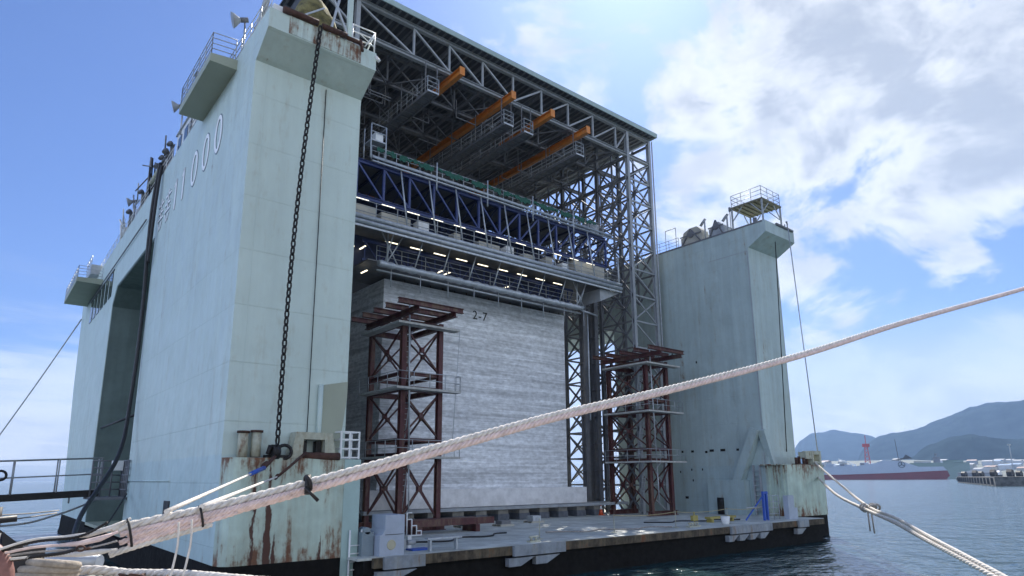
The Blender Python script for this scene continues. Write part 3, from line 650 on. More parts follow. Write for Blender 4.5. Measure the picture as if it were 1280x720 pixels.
# ---- red scaffold towers
def red_tower(loc, lab):
    t_ = thing('scaffold_tower', lab, 'scaffold tower', loc, 'red access towers before the concrete block')
    X0, Y0, Z0 = loc; W_, D_ = 2.85, 4.4; LV = (6.7, 11.0, 15.4)
    for (x, y) in ((0, 0), (W_, 0), (0, D_), (W_, D_)):
        a = MB(); a.hbeam((X0+x, Y0+y, Z0), (X0+x, Y0+y, 15.4), .34, .34, .05, (0, 1, 0)); a.build('leg', m_red, t_)
    zz_ = (Z0+.4,)+LV
    for i in range(3):
        za, zb = zz_[i]+(.9 if i else .3), zz_[i+1]-.45
        for (p_, q_) in (((0, 0), (W_, 0)), ((0, 0), (0, D_)), ((0, D_), (W_, D_)), ((W_, 0), (W_, D_))):
            a = MB(); A_ = Vector((X0+p_[0], Y0+p_[1], 0)); B_ = Vector((X0+q_[0], Y0+q_[1], 0)); Zv = Vector((0, 0, 1))
            a.beam(A_+Zv*za, B_+Zv*zb, .10); mm_ = (A_+B_)/2+Zv*(za+zb)/2; a.box(mm_.x-.13, mm_.x+.13, mm_.y-.13, mm_.y+.13, mm_.z-.16, mm_.z+.16); a.beam(B_+Zv*za, A_+Zv*zb, .10); a.build('brace', m_red, t_)
            a = MB(); a.hbeam(A_+Zv*(zz_[i+1]-.25), B_+Zv*(zz_[i+1]-.25), .28, .36)
            a.build('girder', m_red, t_)
            if i: a = MB(); a.hbeam(A_+Zv*(zz_[i]+.75), B_+Zv*(zz_[i]+.75), .2, .22); a.build('girder', m_red, t_)
    a = MB(); a.hbeam((X0-.5, Y0, Z0+.2), (X0+W_+.6, Y0, Z0+.2), .4, .4); a.build('base_frame', m_red, t_); a = MB(); a.hbeam((X0-.5, Y0+D_, Z0+.2), (X0+W_+.6, Y0+D_, Z0+.2), .4, .4); a.build('base_frame', m_red, t_)
    # fan of beams at the top
    for k in range(5):
        y = Y0-1.5+k*1.65; a = MB(); a.hbeam((X0-1.3, y, 16.15), (X0+W_+.85, y, 16.15), .26, .34); a.build('cap_beam', m_red, t_)
    for x in (0, W_):
        a = MB(); a.hbeam((X0+x, Y0-1.9, 15.75), (X0+x, Y0+D_+1.0, 15.75), .3, .36); a.build('cap_girder', m_red, t_)
    for z in (6.4, 10.75, 15.0):
        e = 1.15 if z < 15 else 1.0
        a = MB()
        a.box(X0-.9, X0+W_+e, Y0-.95, Y0-.25, z-.14, z); a.box(X0-.9, X0-.25, Y0-.248, Y0+D_, z-.14, z)
        a.build('platform', mat('scaffold board', (.42, .42, .40), .8, vary=.25, scale=3), t_)
        if z < 15:
            a = MB(); rail(a, [(X0-.85, Y0+D_, z), (X0-.85, Y0-.9, z), (X0+W_+e-.05, Y0-.9, z), (X0+W_+e-.05, Y0-.3, z)], 1.0, 1.3, 2, .025); a.build('railing', m_galv, t_)
    a = MB()
    for i, (za, zb) in enumerate(((Z0+.2, 6.4), (6.4, 10.75), (10.75, 15.0))):
        x = X0+1.1; y0_, y1_ = Y0+2.4, Y0+1.5
        for dx in (0, .42): a.tube([(x+dx, y0_, za), (x+dx, y1_, zb)], .03, 6)
        for k in range(12): f_ = k/12; a.tube([(x, y0_+(y1_-y0_)*f_, za+(zb-za)*f_), (x+.42, y0_+(y1_-y0_)*f_, za+(zb-za)*f_)], .02, 5)
    a.build('ladder', m_galv, t_)
    a = MB(); a.tube([(X0+.1, Y0-.5, 16.6), (X0+.35, Y0-.5, 6.2)], .06, 6); a.tube([(X0+W_+1.1, Y0-.8, 15.0), (X0+W_+.6, Y0-.8, 7.4)], .018, 5); a.tube([(X0+.35, Y0-.5, 6.2), (X0+.45, Y0-.5, 2.6)], .05, 6); a.build('standpipe', m_galv, t_)
    return t_
tw = red_tower((21.1, 37.0, ZD), 'dark red steel scaffold tower in front of the left edge of the grey concrete block')
dup(tw, (45.75, 37.0, ZD), 'dark red steel scaffold tower standing before the grey lattice columns, nearer the right wing wall')

# ---- things on the deck
def mesh_thing(mb, name, m_, label, cat, org, group=None): return tag(mb.build(name, m_, None, org), label, cat, group)
cb = thing('control_cabinet', 'pale blue grey steel cabinet with a round gauge, at the front edge of the deck', 'cabinet', (14.6, 26.5, ZD))
a = MB(); a.prism([(14.05, ZD), (15.25, ZD), (15.25, 3.45), (14.3, 3.45), (14.3, 2.85), (14.2, 2.65), (14.05, 2.6)], 1, 26.15, 27.4); a.build('body', m_conebox, cb)
a = MB(); a.torus((14.62, 26.145, 2.2), .19, .03, (0, 1, 0), 20, 6); a.tube([(14.62, 26.149, 2.2), (14.62, 26.13, 2.2)], .17, 18, smooth=False); a.build('gauge', mat('gauge face', (.45, .42, .3), .5, vary=.1), cb)
a = MB(); a.box(14.3, 15.2, 26.13, 26.148, 2.62, 2.64); a.build('door_seam', m_dark, cb)
a = MB(); a.box(13.45, 14.0, 26.6, 27.3, ZD, 2.75); a.tube([(13.7, 26.6, 2.8), (13.7, 27.2, 2.8)], .15, 8); mesh_thing(a, 'motor_housing', mat('grey motor paint', (.2, .25, .28), .5), 'grey motor housing left of the pale blue cabinet', 'motor', (13.7, 27, ZD))
a = MB(); a.tube([(13.3, 27.9, 2.0), (14.6, 27.9, 2.0)], .3, 14); a.tube([(13.3, 27.9, 2.0), (14.6, 27.9, 2.0)], .12, 8); mesh_thing(a, 'gas_cylinder', m_deck, 'pale green cylinder lying behind the grey motor housing', 'cylinder', (13.9, 27.9, ZD))
a = MB(); a.box(13.2, 14.2, 29.5, 29.8, 2.3, 2.42); a.box(13.3, 13.4, 29.5, 29.8, ZD, 2.3); a.box(14, 14.1, 29.5, 29.8, ZD, 2.3); mesh_thing(a, 'plank_trestle', m_beige, 'low beige trestle behind the deck cylinder by the left wall', 'trestle', (13.7, 29.6, ZD))
m_brk = mat('grimy pale bracket paint', (.27, .30, .33), .6, vary=.2, scale=3, streak=.3, rust=.25)
k = 0
for (x0, x1, lab) in ((14.0, 16.0, 'under the pale blue cabinet'), (21.05, 24.5, 'in the middle of the deck edge before the left tower'), (39.75, 44.9, 'before the right tower, below the white bucket'), (48.75, 50.2, 'below the narrow white panel at the right wall')):
    fb = thing('fender_bracket', 'white fender bracket '+lab, 'fender bracket', (x0, 25.7, ZD), 'white fender brackets along the dock edge')
    a = MB(); a.box(x0, x1, 25.55, 25.71, ZD-.48, ZD+.02); a.build('plate', m_brk, fb)
    n = max(1, int((x1-x0)/1.2))
    a = MB()
    for i in range(n):
        u = x0-.3+i*(x1-x0)/n; wv = (x1-x0)/n-.08
        a.add([(u, 25.6, ZD-.56), (u+wv, 25.6, ZD-.56), (u, 25.6, ZD-.95), (u+wv*.45, 25.6, ZD-.95), (u, 25.9, ZD-.56), (u+wv, 25.9, ZD-.56), (u, 25.9, ZD-.95), (u+wv*.45, 25.9, ZD-.95)],
              [(0, 1, 3, 2), (4, 6, 7, 5), (0, 4, 5, 1), (2, 3, 7, 6), (0, 2, 6, 4), (1, 5, 7, 3)])
    a.build('gusset', m_brk, fb)
a = MB()
for i, hh in enumerate((1.05, .75, .45, .2)):
    x = 16.45+i*.27; a.tube([(x, 28, 2.35), (x, 28, 2.35+hh)], .03, 6); a.tube([(x, 28, 2.35+hh), (x+.27*(i < 3), 28, 2.35+hh)], .03, 6) if i < 1 else a.tube([(x-.27, 28, 2.35+hh), (x, 28, 2.35+hh)], .03, 6)
a.tube([(16.45, 28, 2.35), (17.3, 28, 2.35)], .035, 6); a.box(16.5, 16.7, 27.95, 28.05, ZD, 2.33)
mesh_thing(a, 'step_rail', m_white, 'white stepped tube rail standing beside the pale blue cabinet', 'rail', (16.9, 28, ZD))
a = MB(); a.beam((16.6, 26.0+.5, 2.3), (18.5, 26.5, 2.3), .3, .08); a.box(16.75, 16.85, 26.4, 26.6, ZD, 2.25); a.box(18.2, 18.3, 26.4, 26.6, ZD, 2.25)
mesh_thing(a, 'bench', m_galv, 'small grey bench at the deck edge right of the pale cabinet', 'bench', (17.5, 26.5, ZD))
a = MB(); a.tube([(15.6, 27, 2.1), (15.6, 27.5, 2.1)], .28, 14); a.tube([(15.9, 27, 2.15), (16.3, 27, 2.15)], .12, 10); mesh_thing(a, 'hose_reel', m_steel, 'small grey hose reel close beside the cabinet on the deck', 'hose reel', (15.8, 27.2, ZD))
a = MB(); a.box(16.2, 17.2, 27, 27.6, ZD+.004, ZD+.08); mesh_thing(a, 'tarpaulin', m_bluep, 'small folded blue sheet lying on the deck beside the bench', 'tarpaulin', (16.7, 27.3, ZD))
a = MB(); a.box(20.3, 26.5, 34.2, 34.6, ZD+.45, ZD+.85); a.box(21, 25.6, 35.0, 35.4, ZD+.45, ZD+.85); a.box(20.8, 21.1, 34.1, 35.6, ZD, ZD+.44); a.box(25, 25.3, 34.1, 35.6, ZD, ZD+.44)
mesh_thing(a, 'steel_beam_stack', m_red, 'stack of dark red steel beams on the deck at the foot of the left tower', 'beam stack', (23, 35, ZD))
for i, (x0, y0, x1, y1, lab) in enumerate(((17.5, 29.5, 25.5, 31.5, 'left of the sunlit patch'), (27.5, 30, 36.5, 28.2, 'across the sunlit patch'), (38.5, 31.5, 46.5, 29.6, 'near the right wing wall'))):
    P_ = [(x0+(x1-x0)*k/9, y0+(y1-y0)*k/9+.5*math.sin(k*1.7+i), ZD+.05) for k in range(10)]
    a = MB(); a.tube(smoothpath(P_, 5), .045, 7); mesh_thing(a, 'deck_hose', (m_black, m_ropeg, m_black)[i], 'thin hose lying on the deck '+lab, 'hose', P_[0], 'hoses on the deck')
for i, (x, y, lab) in enumerate(((29.3, 36.8, 'middle'), (33.2, 38.0, 'right'), (26.6, 37.6, 'left'))):
    pl_ = thing('pallet', 'small wooden pallet with boards before the concrete block, the %s one' % lab, 'pallet', (x, y, ZD), 'pallets on the deck')
    a = MB()
    for k in range(3): a.box(x-.6, x+.6, y-.5+k*.45, y-.4+k*.45, ZD, ZD+.1)
    a.build('runner', m_beige, pl_); a = MB(); a.box(x-.6, x+.6, y-.5, y+.5, ZD+.102, ZD+.13); a.build('top_board', m_beige, pl_)
    a = MB(); a.box(x-.4, x+.4, y-.35, y+.35, ZD+.132, ZD+.35+.15*i); a.build('load', (m_steeld, m_galv, m_dark)[i], pl_)
# railings/rope stanchions
st = thing('rope_fence', 'low yellowish rope fence on stanchions along the front of the deck', 'rope fence', (38, 27.5, ZD))
sx = (24.5, 30.5, 36.5, 42.5, 47.8)
for x in sx:
    a = MB(); a.tube([(x, 27.6, ZD), (x, 27.6, ZD+1.1)], .025, 6); a.tube([(x, 27.6, ZD), (x, 27.6, ZD+.04)], .18, 10); a.build('stanchion', m_rustpaint, st)
a = MB()
for x0, x1 in zip(sx[1:], sx[2:]): a.tube(sag((x0, 27.6, ZD+1.02), (x1, 27.6, ZD+1.02), .12, 10), .02, 5)
a.build('rope', mat('yellow rope', (.42, .36, .20), .9), st)
for i, (x, y, lab) in enumerate(((37.6, 27.2, 'left of the rusty pair'), (38.3, 27.3, 'closest to the right tower foot'), (23.2, 26.6, 'above the middle fender bracket'))):
    a = MB(); a.box(x-.35, x+.35, y-.15, y+.15, ZD, ZD+.08); a.tube([(x-.15, y, ZD), (x-.15, y, ZD+.28)], .06, 8); a.tube([(x+.15, y, ZD), (x+.15, y, ZD+.28)], .06, 8); a.tube([(x-.3, y, ZD+.26), (x+.3, y, ZD+.26)], .05, 8)
    mesh_thing(a, 'deck_cleat', m_rustpaint, 'small rusty cleat on the deck edge, '+lab, 'cleat', (x, y, ZD), 'rusty deck cleats')
a = MB(); a.tube([(41.6, 27.2, ZD), (41.6, 27.2, ZD+.1), (41.6, 27.2, ZD+.55)], [.24, .27, .33], 16); mesh_thing(a, 'bucket', m_white, 'white bucket on the deck edge above the long fender bracket', 'bucket', (41.6, 27.2, ZD))
a = MB(); a.tube([(39.4, 28.2, ZD), (39.4, 28.2, ZD+.9)], .05, 6); a.box(39.1, 39.7, 28.1, 28.3, ZD+.3, ZD+.65); mesh_thing(a, 'marker_post', m_yellow, 'short yellow marker post on the deck left of the bucket', 'post', (39.4, 28.2, ZD))
a = MB(); a.box(42.2, 45.5, 28.8, 29.3, ZD+.25, ZD+.4); a.box(42.4, 42.6, 28.8, 29.3, ZD, ZD+.25); a.box(45, 45.2, 28.8, 29.3, ZD, ZD+.25); mesh_thing(a, 'yellow_trestle', m_yellow, 'low yellow trestle lying on deck right of the white bucket', 'trestle', (43.8, 29, ZD))
cn = thing('traffic_cone', 'orange and white cone standing left of the right scaffold tower', 'traffic cone', (43.9, 41.2, ZD))
a = MB(); a.box(43.65, 44.15, 40.95, 41.45, ZD, ZD+.05); a.tube([(43.9, 41.2, ZD+.05), (43.9, 41.2, ZD+.5)], [.2, .12], 14); a.tube([(43.9, 41.2, ZD+.8), (43.9, 41.2, ZD+1.1)], [.08, .03], 14); a.build('body', m_cone, cn)
a = MB(); a.tube([(43.9, 41.2, ZD+.501), (43.9, 41.2, ZD+.799)], [.125, .082], 14); a.build('stripe', m_white, cn)
bs = thing('blue_ladder_frame', 'bright blue steel frame with a ladder beside the right wing wall', 'frame', (48.2, 27.6, ZD))
a = MB(); a.beam((47.3, 27.5, ZD), (47.3, 27.5, 3.9), .16); a.beam((47.75, 27.5, ZD), (47.75, 27.5, 3.9), .16); a.beam((47.3, 27.5, 3.8), (47.9, 27.5, 3.8), .14); a.beam((47.3, 27.5, 3.6), (45.2, 27.8, ZD+.1), .08); a.build('post', m_bluep, bs)
a = MB(); rail(a, [(47.9, 27.5, ZD), (49.5, 27.5, ZD)], 1.8, .8, 4, .035); a.tube([(45, 27.6, ZD+1), (47.3, 27.6, ZD+1)], .04, 6); a.build('rung', m_galv, bs)
a = MB(); a.box(49.85, 50.75, 26.9, 27.3, ZD, 3.55); a.box(50.752, 51.2, 26.9, 27.3, ZD, 2.6); mesh_thing(a, 'white_panel', m_conebox, 'narrow pale grey panel standing at the deck edge by the right wall', 'panel', (50.3, 27.1, ZD))
a = MB(); a.tube([(XR0-1.0, 34.6, ZD), (XR0-1.0, 34.6, 3.2)], .3, 12); a.box(XR0-1.5, XR0-.95, 34.3, 34.5, 2.6, 3.0); mesh_thing(a, 'hose_coil', m_dark, 'dark coiled hose hanging at the box on the right wing wall', 'hose coil', (XR0-1, 34.6, ZD))
# ladder at left block and cage
ld = thing('edge_ladder', 'white ladder hooked on the deck edge at the left fender post', 'ladder', (12.3, 26.7, 1))
a = MB()
for x in (13.0, 13.55): a.tube([(x, 26.85, -.3), (x, 26.85, ZD+1.1)], .045, 8)
a.build('rail', m_white, ld)
a = MB()
for i in range(8): a.tube([(13.0, 26.85, -.1+i*.33), (13.55, 26.85, -.1+i*.33)], .025, 6)
a.build('rung', m_white, ld)
cg = MB()
for x in (12.45, 12.85, 13.3):
    for y in (26.98, 27.75): cg.beam((x, y, 5.86), (x, y, 7.05), .07)
for z in (5.92, 6.3, 6.7, 7.03):
    for y in (26.98, 27.75): cg.beam((12.42, y, z), (13.33, y, z), .06)
    for x in (12.45, 13.3): cg.beam((x, 27, z), (x, 27.7, z), .06)
mesh_thing(cg, 'safety_cage', m_white, 'white square safety cage on top of the left fender post', 'safety cage', (12.9, 27.3, 5.86))
# mooring gear on the left block
bl0 = thing('bollard', 'flaking cream bollard on the left mooring block, the left one of the pair', 'bollard', (8.42, 27.4, 5.86), 'paired rusty bollards')
a = MB(); a.tube([(8.42, 27.4, 5.86), (8.42, 27.4, 6.84)], .2, 14); a.build('post', m_rustpaint, bl0)
a = MB(); a.tube([(8.42, 27.4, 6.84), (8.42, 27.4, 6.93)], .25, 14); a.build('cap', m_rust, bl0)
bl1 = dup(bl0, (8.95, 27.4, 5.9), 'flaking cream bollard on the left mooring block, the right one of the pair')
fr = thing('fairlead', 'rusty steel fairlead frame with a roller on the left mooring block', 'fairlead', (11.2, 27.2, 5.86))
a = MB(); a.prism([(10.25, 5.87), (10.45, 6.95), (10.8, 6.95), (10.75, 5.87)], 1, 26.98, 27.65); a.prism([(11.75, 5.87), (11.7, 6.95), (12.05, 6.95), (12.25, 5.87)], 1, 26.98, 27.65); a.box(10.79, 11.71, 27.0, 27.6, 6.65, 6.95); a.build('frame', m_rustpaint, fr)
a = MB(); a.tube([(10.76, 27.1, 5.95), (12.4, 27.0, 5.95)], .17, 12); a.build('roller', m_rust, fr)
a = MB(); a.box(10.8, 11.05, 27.3, 27.6, 5.87, 6.6); a.box(11.45, 11.7, 27.3, 27.6, 5.87, 6.6); a.build('inner_plate', m_dark, fr)
an = MB(); an.tube([(9.45, 27.0, 6.1), (9.75, 27.0, 6.1)], .3, 14); an.torus((9.98, 27.0, 6.1), .28, .07, (.3, 1, 0), 18, 8); an.box(9.3, 10.2, 27.0, 27.5, 5.86, 5.98); an.tube([(9.4, 26.95, 6.35), (9.3, 26.95, 6.0)], .1, 8)
mesh_thing(an, 'chain_stopper', m_dark, 'dark rusty chain stopper wheel where the hanging chain meets the left block', 'chain stopper', (9.7, 27, 5.86))
# chain
pts = sag((9.98, 26.0, 25.3), (9.62, 26.75, 6.25), 0, 60)
pts = [Vector((9.98+(9.60-9.98)*(t/60)-.25*math.sin(math.pi*t/60), 26.0+(.8)*(t/60)**1.5, 25.3+(6.25-25.3)*t/60)) for t in range(61)]
ch = MB()
tot = 62
for i in range(tot):
    f_ = i/tot*60; k = int(f_); p_ = pts[k].lerp(pts[min(k+1, 60)], f_-k); d_ = (pts[min(k+1, 60)]-pts[max(k-1, 0)]).normalized()
    ax = Vector((1, .35, 0)) if i % 2 else Vector((-.35, 1, 0)); ax = (ax-d_*ax.dot(d_)).normalized()
    ch.torus(p_, .145, .042, ax, 12, 6, sx=.62, sy=1.35, upv=d_)
mesh_thing(ch, 'anchor_chain', m_dark, 'heavy black chain hanging down the front of the left wing wall', 'chain', (9.7, 26.4, 6))

# ---- gear on top of the left wing wall
def floodlight(loc, lab, rot=0):
    t_ = thing('floodlight', lab, 'floodlight', loc, 'floodlights on the wing walls'); x, y, z = loc
    a = MB(); a.tube([(x, y, z), (x, y, z+1.6)], .05, 8); a.build('pole', m_galv, t_)
    a = MB(); n = 18; c = Vector((x-.25, y-.1, z+1.9)); d_ = Vector((-.95, .25, -.30)).normalized()
    a.tube([c, c+d_*.12, c+d_*.28, c+d_*.4], [.10, .18, .32, .38], 18); a.build('lamp_dish', m_steel, t_)
    a = MB(); a.tube([c-d_*.35, c], .13, 10); a.tube([c-d_*.2, Vector((x, y, z+1.5))], .04, 6); a.build('bracket', m_steeld, t_)
    return t_
floodlight((7.9, 30.6, 25.5), 'round white floodlight above the front side platform of the left wing wall')
floodlight((7.9, 43.6, 27.0), 'round floodlight over the small white cabin on the left wing wall')
floodlight((7.9, 58.5, 25.5), 'dark small floodlight farther back on the left wing wall')
cbn = thing('deck_cabin', 'small white cabin on top of the left wing wall', 'cabin', (8.8, 43, 25.5))
a = MB(); a.box(7.95, 9.8, 41.2, 44.6, 25.5, 27.3); a.build('wall', m_white, cbn)
a = MB(); a.box(7.85, 9.9, 41.1, 44.7, 27.302, 27.4); a.build('roof', m_galv, cbn)
for y in (41.6, 43.2):
    a = MB(); a.box(7.92, 7.948, y, y+.9, 26.0, 26.9); a.build('window', m_glass, cbn)
def topthing(mb, name, m_, lab, cat, org, g=None): return mesh_thing(mb, name, m_, lab, cat, org, g)
a = MB(); rail(a, [(7.85, 26.4, 25.5), (7.85, 40.8, 25.5)], 1.1, 1.5, 3); topthing(a, 'wing_railing', m_galv, 'thin grey railing on the left wing wall above the painted number', 'railing', (7.85, 33, 25.5))
a = MB(); rail(a, [(7.85, 45, 25.5), (7.85, 86, 25.5)], 1.1, 1.8, 3); topthing(a, 'wing_railing', m_white, 'long railing on the rear half of the left wing wall', 'railing', (7.85, 65, 25.5))
a = MB(); a.beam((8.0, 29.0, 25.5), (8.6, 27.2, 31.5), .22); a.tube([(7.95, 29.1, 26.2), (8.4, 28.8, 26.9)], .07, 6); a.beam((8.2, 28.6, 27), (8.2, 26.5, 25.5), .06); topthing(a, 'derrick_post', m_steel, 'slanting grey post rising off the front corner of the left wing wall', 'post', (8.0, 29, 25.5))
a = MB(); a.tube([(7.95, 53.9, 25.5), (7.95, 53.9, 29.6)], .09, 6); a.tube([(7.5, 54.4, 29.0), (8.4, 53.2, 28.6)], .05, 6); a.tube([(7.95, 53.9, 28), (7.3, 55, 27)], .05, 6); topthing(a, 'mast', m_steeld, 'dark thin mast with a crossarm on the middle of the left wing wall', 'mast', (7.95, 53.9, 25.5))
a = MB(); a.tube([(7.9, 40.6, 25.5), (7.9, 40.6, 30)], .05, 6); a.tube([(7.9, 40.4, 29.9), (7.9, 41.0, 29.9)], .06, 6); topthing(a, 'aerial_pole', m_steeld, 'thin aerial pole in front of the white cabin', 'pole', (7.9, 40.6, 25.5))
labs = ('nearest the white cabin', 'second behind the white cabin', 'third along, by the hanging hose', 'fourth along, before the mast', 'behind the mast', 'farthest back')
for i, y in enumerate((46.3, 47.6, 48.8, 50.4, 56.0, 61.0)):
    a = MB(); a.tube(smoothpath([(8.0, y, 25.5), (8.0, y, 26.9), (7.95, y-.1, 27.3), (7.8, y-.35, 27.4), (7.65, y-.55, 27.1)], 5), .13+.02*(i % 2), 10)
    topthing(a, 'vent_pipe', m_steeld, 'dark gooseneck vent pipe on the left wing wall, '+labs[i], 'vent pipe', (8, y, 25.5), 'gooseneck vent pipes')
a = MB(); a.box(8.0, 9.0, 48.9, 52.6, 25.5, 26.6); a.tube([(7.9, 49.2, 26.7), (7.9, 52.5, 26.7)], .22, 10); topthing(a, 'hose_winch', m_rustpaint, 'cream rusty winch beside the hose on the left wing wall', 'winch', (8.4, 50.7, 25.5))
random.seed(21)
for k, (y0, lab) in enumerate(((48.0, 'beside the hose'), (52.2, 'in front of the dark mast'), (57.5, 'behind the dark mast'), (64.0, 'on the rear half'))):
    a = MB()
    for j in range(7):
        y = y0+random.uniform(-.9, .9); a.tube([(7.8+random.uniform(-.1, .9), y, 25.5), (7.8+random.uniform(-.2, .6), y+random.uniform(-.4, .4), 25.5+random.uniform(1.1, 2.9))], random.uniform(.03, .09), 7)
    a.tube([(7.85, y0-1.1, 26.9), (7.85, y0+1.1, 27.1)], .06, 7); a.box(7.95, 8.9, y0-.7, y0+.5, 25.5, 26.5+.3*(k % 2)); a.tube([(7.8, y0-.4, 27.1), (7.6, y0-1.3, 28.2)], .05, 6)
    topthing(a, 'pipe_cluster', (m_steeld, m_dark, m_galv, m_white)[k], 'pipes and a box on the left wing wall '+lab, 'pipes', (8, y0, 25.5), 'pipe clusters on the left wing wall')
a = MB(); a.box(7.0, 8.6, 75.5, 79, 25.4, 26.4); rail(a, [(7.0, 75.4, 26.4), (7.0, 79, 26.4)], .9, 1.2, 2, .03); topthing(a, 'deck_locker', m_galv, 'grey locker with a rail at the rear end of the left wing wall', 'locker', (7.8, 77, 25.4))
# front edge of the left wall top
a = MB(); a.tube([(8.3, 26.15, 25.62), (9.9, 26.1, 25.66)], .16, 10); a.tube([(10.1, 26.1, 25.6), (11.3, 26.05, 25.62)], .14, 10); a.tube([(11.3, 26.1, 25.58), (12.2, 26.1, 25.6)], .1, 8); a.tube([(12.0, 26.0, 25.7), (12.1, 25.95, 25.1)], .07, 6)
topthing(a, 'edge_roller', m_rust, 'rusty dark roller lying along the front top edge of the left wing wall', 'roller', (10.2, 26.1, 25.5))
a = MB()
random.seed(3); nx, ny = 16, 10
for j in range(ny+1):
    for i in range(nx+1):
        u, v = i/nx, j/ny; a.v.append((9.1+2.3*u, 26.7+1.9*v, 25.5+2.7*math.sin(math.pi*min(max(u, .0), 1))**.5*math.sin(math.pi*v)**.45+.25*fbm(u*5, v*5)*(0 < i < nx)*(0 < j < ny)))
for j in range(ny):
    for i in range(nx): q_ = j*(nx+1)+i; a.f.append((q_, q_+1, q_+nx+2, q_+nx+1)); a.sm.append(True)
topthing(a, 'covered_winch', m_canvas, 'olive brown canvas heaped over machinery behind the edge roller', 'covered winch', (10.2, 27.6, 25.5))
a = MB(); a.beam((10.6, 26.5, 25.5), (11.2, 26.6, 28.5), .1); a.beam((11.8, 26.5, 25.5), (10.4, 26.6, 28.5), .1); a.beam((8.9, 26.4, 25.6), (10.3, 26.5, 26.9), .07)
topthing(a, 'a_frame', m_galv, 'pale crossed steel frame standing beside the olive canvas', 'frame', (11.2, 26.5, 25.5))
a = MB(); a.beam((11.7, 26.7, 25.5), (11.7, 26.7, 29.5), .22); topthing(a, 'post', m_hull, 'pale green square post behind the front edge of the left wing wall', 'post', (11.7, 26.7, 25.5))
a = MB(); rail(a, [(12.0, 26.3, 26.3), (12.85, 26.25, 25.8)], .01, 1, 1); rail(a, [(11.7, 26.3, 25.52), (12.85, 26.25, 25.52)], 1.1, .8, 3, .035); a.tube([(12.85, 26.2, 26.6), (12.3, 26.15, 25.55)], .035, 6); a.tube([(12.85, 26.2, 26.6), (12.75, 27.4, 25.55)], .035, 6)
topthing(a, 'corner_railing', m_white, 'white railing at the right front corner of the left wing wall top', 'railing', (12.4, 26.3, 25.5))
a = MB(); a.box(7.9, 8.3, 26.25, 26.7, 25.5, 25.8); a.tube([(12.9, 26.2, 25.3), (13.1, 26.15, 25.1)], .09, 8); topthing(a, 'fairlead_block', m_white, 'small white block at the left front corner of the left wing wall top', 'block', (8.1, 26.5, 25.5))

# ---- right wing wall top
lt = thing('lookout_platform', 'raised steel lookout platform on legs at the front corner of the right wing wall', 'lookout platform', (55.2, 30.2, 28))
lx0, lx1, ly0, ly1, lz = 53.7, 57.0, 28.9, 32.0, 30.2
for x in (lx0, lx1):
    for y in (ly0, ly1): a = MB(); a.beam((x, y, 28), (x, y, lz), .13); a.build('leg', m_steel, lt)
a = MB()
for (p_, q_) in (((lx0, ly0), (lx1, ly0)), ((lx0, ly0), (lx0, ly1)), ((lx1, ly0), (lx1, ly1)), ((lx0, ly1), (lx1, ly1))):
    P0, Q0 = Vector((*p_, 0)), Vector((*q_, 0)); Zv = Vector((0, 0, 1))
    a.beam(P0+Zv*28.9, P0.lerp(Q0, .35)+Zv*(lz-.1), .08); a.beam(Q0+Zv*28.9, Q0.lerp(P0, .35)+Zv*(lz-.1), .08)
a.build('brace', m_steel, lt)
a = MB(); a.box(lx0-.1, lx1+.1, ly0-.1, ly1+.1, lz, lz+.14)
for i in range(6): a.box(lx0-.09, lx1+.09, ly0+.3+i*.5, ly0+.36+i*.5, lz-.1, lz-.002)
a.build('floor', mat('olive platform plate', (.15, .14, .09), .7, vary=.25, scale=3, rust=.3), lt)
a = MB(); rail(a, [(lx0, ly0, lz+.14), (lx1, ly0, lz+.14), (lx1, ly1, lz+.14), (lx0, ly1, lz+.14), (lx0, ly0, lz+.14)], 1.2, 1.1, 3, .03); a.build('railing', m_galv, lt)
a = MB(); a.tube([(54.2, 30, 28), (54.2, 30, 28.8)], .18, 10); topthing(a, 'vent_pipe', m_steeld, 'short vent stub under the lookout platform', 'vent pipe', (54.2, 30, 28), 'gooseneck vent pipes')
for i, (y0, y1, z1, mm, lab) in enumerate(((35.4, 37.9, 29.7, m_beige, 'box shaped beige winch with a frame on the right wing wall, the left one'), (32.9, 34.6, 29.4, m_galv, 'grey round drum winch on the right wing wall, nearer the lookout platform'))):
    wn_ = thing('deck_winch', lab, 'winch', (54.4, (y0+y1)/2, 28), 'winches on the right wing wall')
    a = MB(); a.box(53.6, 55.2, y0, y1, 28, 28.9); a.prism([(y0+.2, 28.9), (y1, 28.9), (y1-.2, z1-.2), (y1-.9, z1+.1), (y0+.7, z1+.1), (y0+.2, z1-.4)], 0, 53.8, 55); a.build('housing', mm, wn_)
    a = MB(); a.tube([(53.45, (y0+y1)/2, 29.0), (55.3, (y0+y1)/2, 29.0)], .33, 14)
    for q_ in (y0+.1, y1-.1): a.beam((53.5, q_, 28), (53.5, (y0+y1)/2, 29.6), .12)
    a.beam((53.48, y0, 28.95), (53.48, y1, 28.95), .1); a.build('drum', m_steeld, wn_)
    a = MB(); a.tube([(53.9, y0-.2, 28), (53.9, y0-.2, z1+.4)], .08, 8); a.tube([(53.9, y0+.3, z1), (53.9, y0-.3, z1+.6)], .14, 8); a.build('lever', m_steel, wn_)
a = MB(); rail(a, [(53.55, 38.2, 28.02), (53.55, 86, 28.02)], 1.1, 1.2, 3, .03); a.tube([(53.6, 38.5, 28), (53.6, 38.5, 30.3)], .04, 6); a.tube([(53.6, 39.8, 28), (53.6, 39.8, 30.3)], .04, 6); a.tube([(53.6, 38.5, 30.3), (53.6, 39.8, 30.3)], .04, 6)
topthing(a, 'wing_railing', m_galv, 'thin grey railing on the inner edge of the right wing wall', 'railing', (53.5, 60, 28))
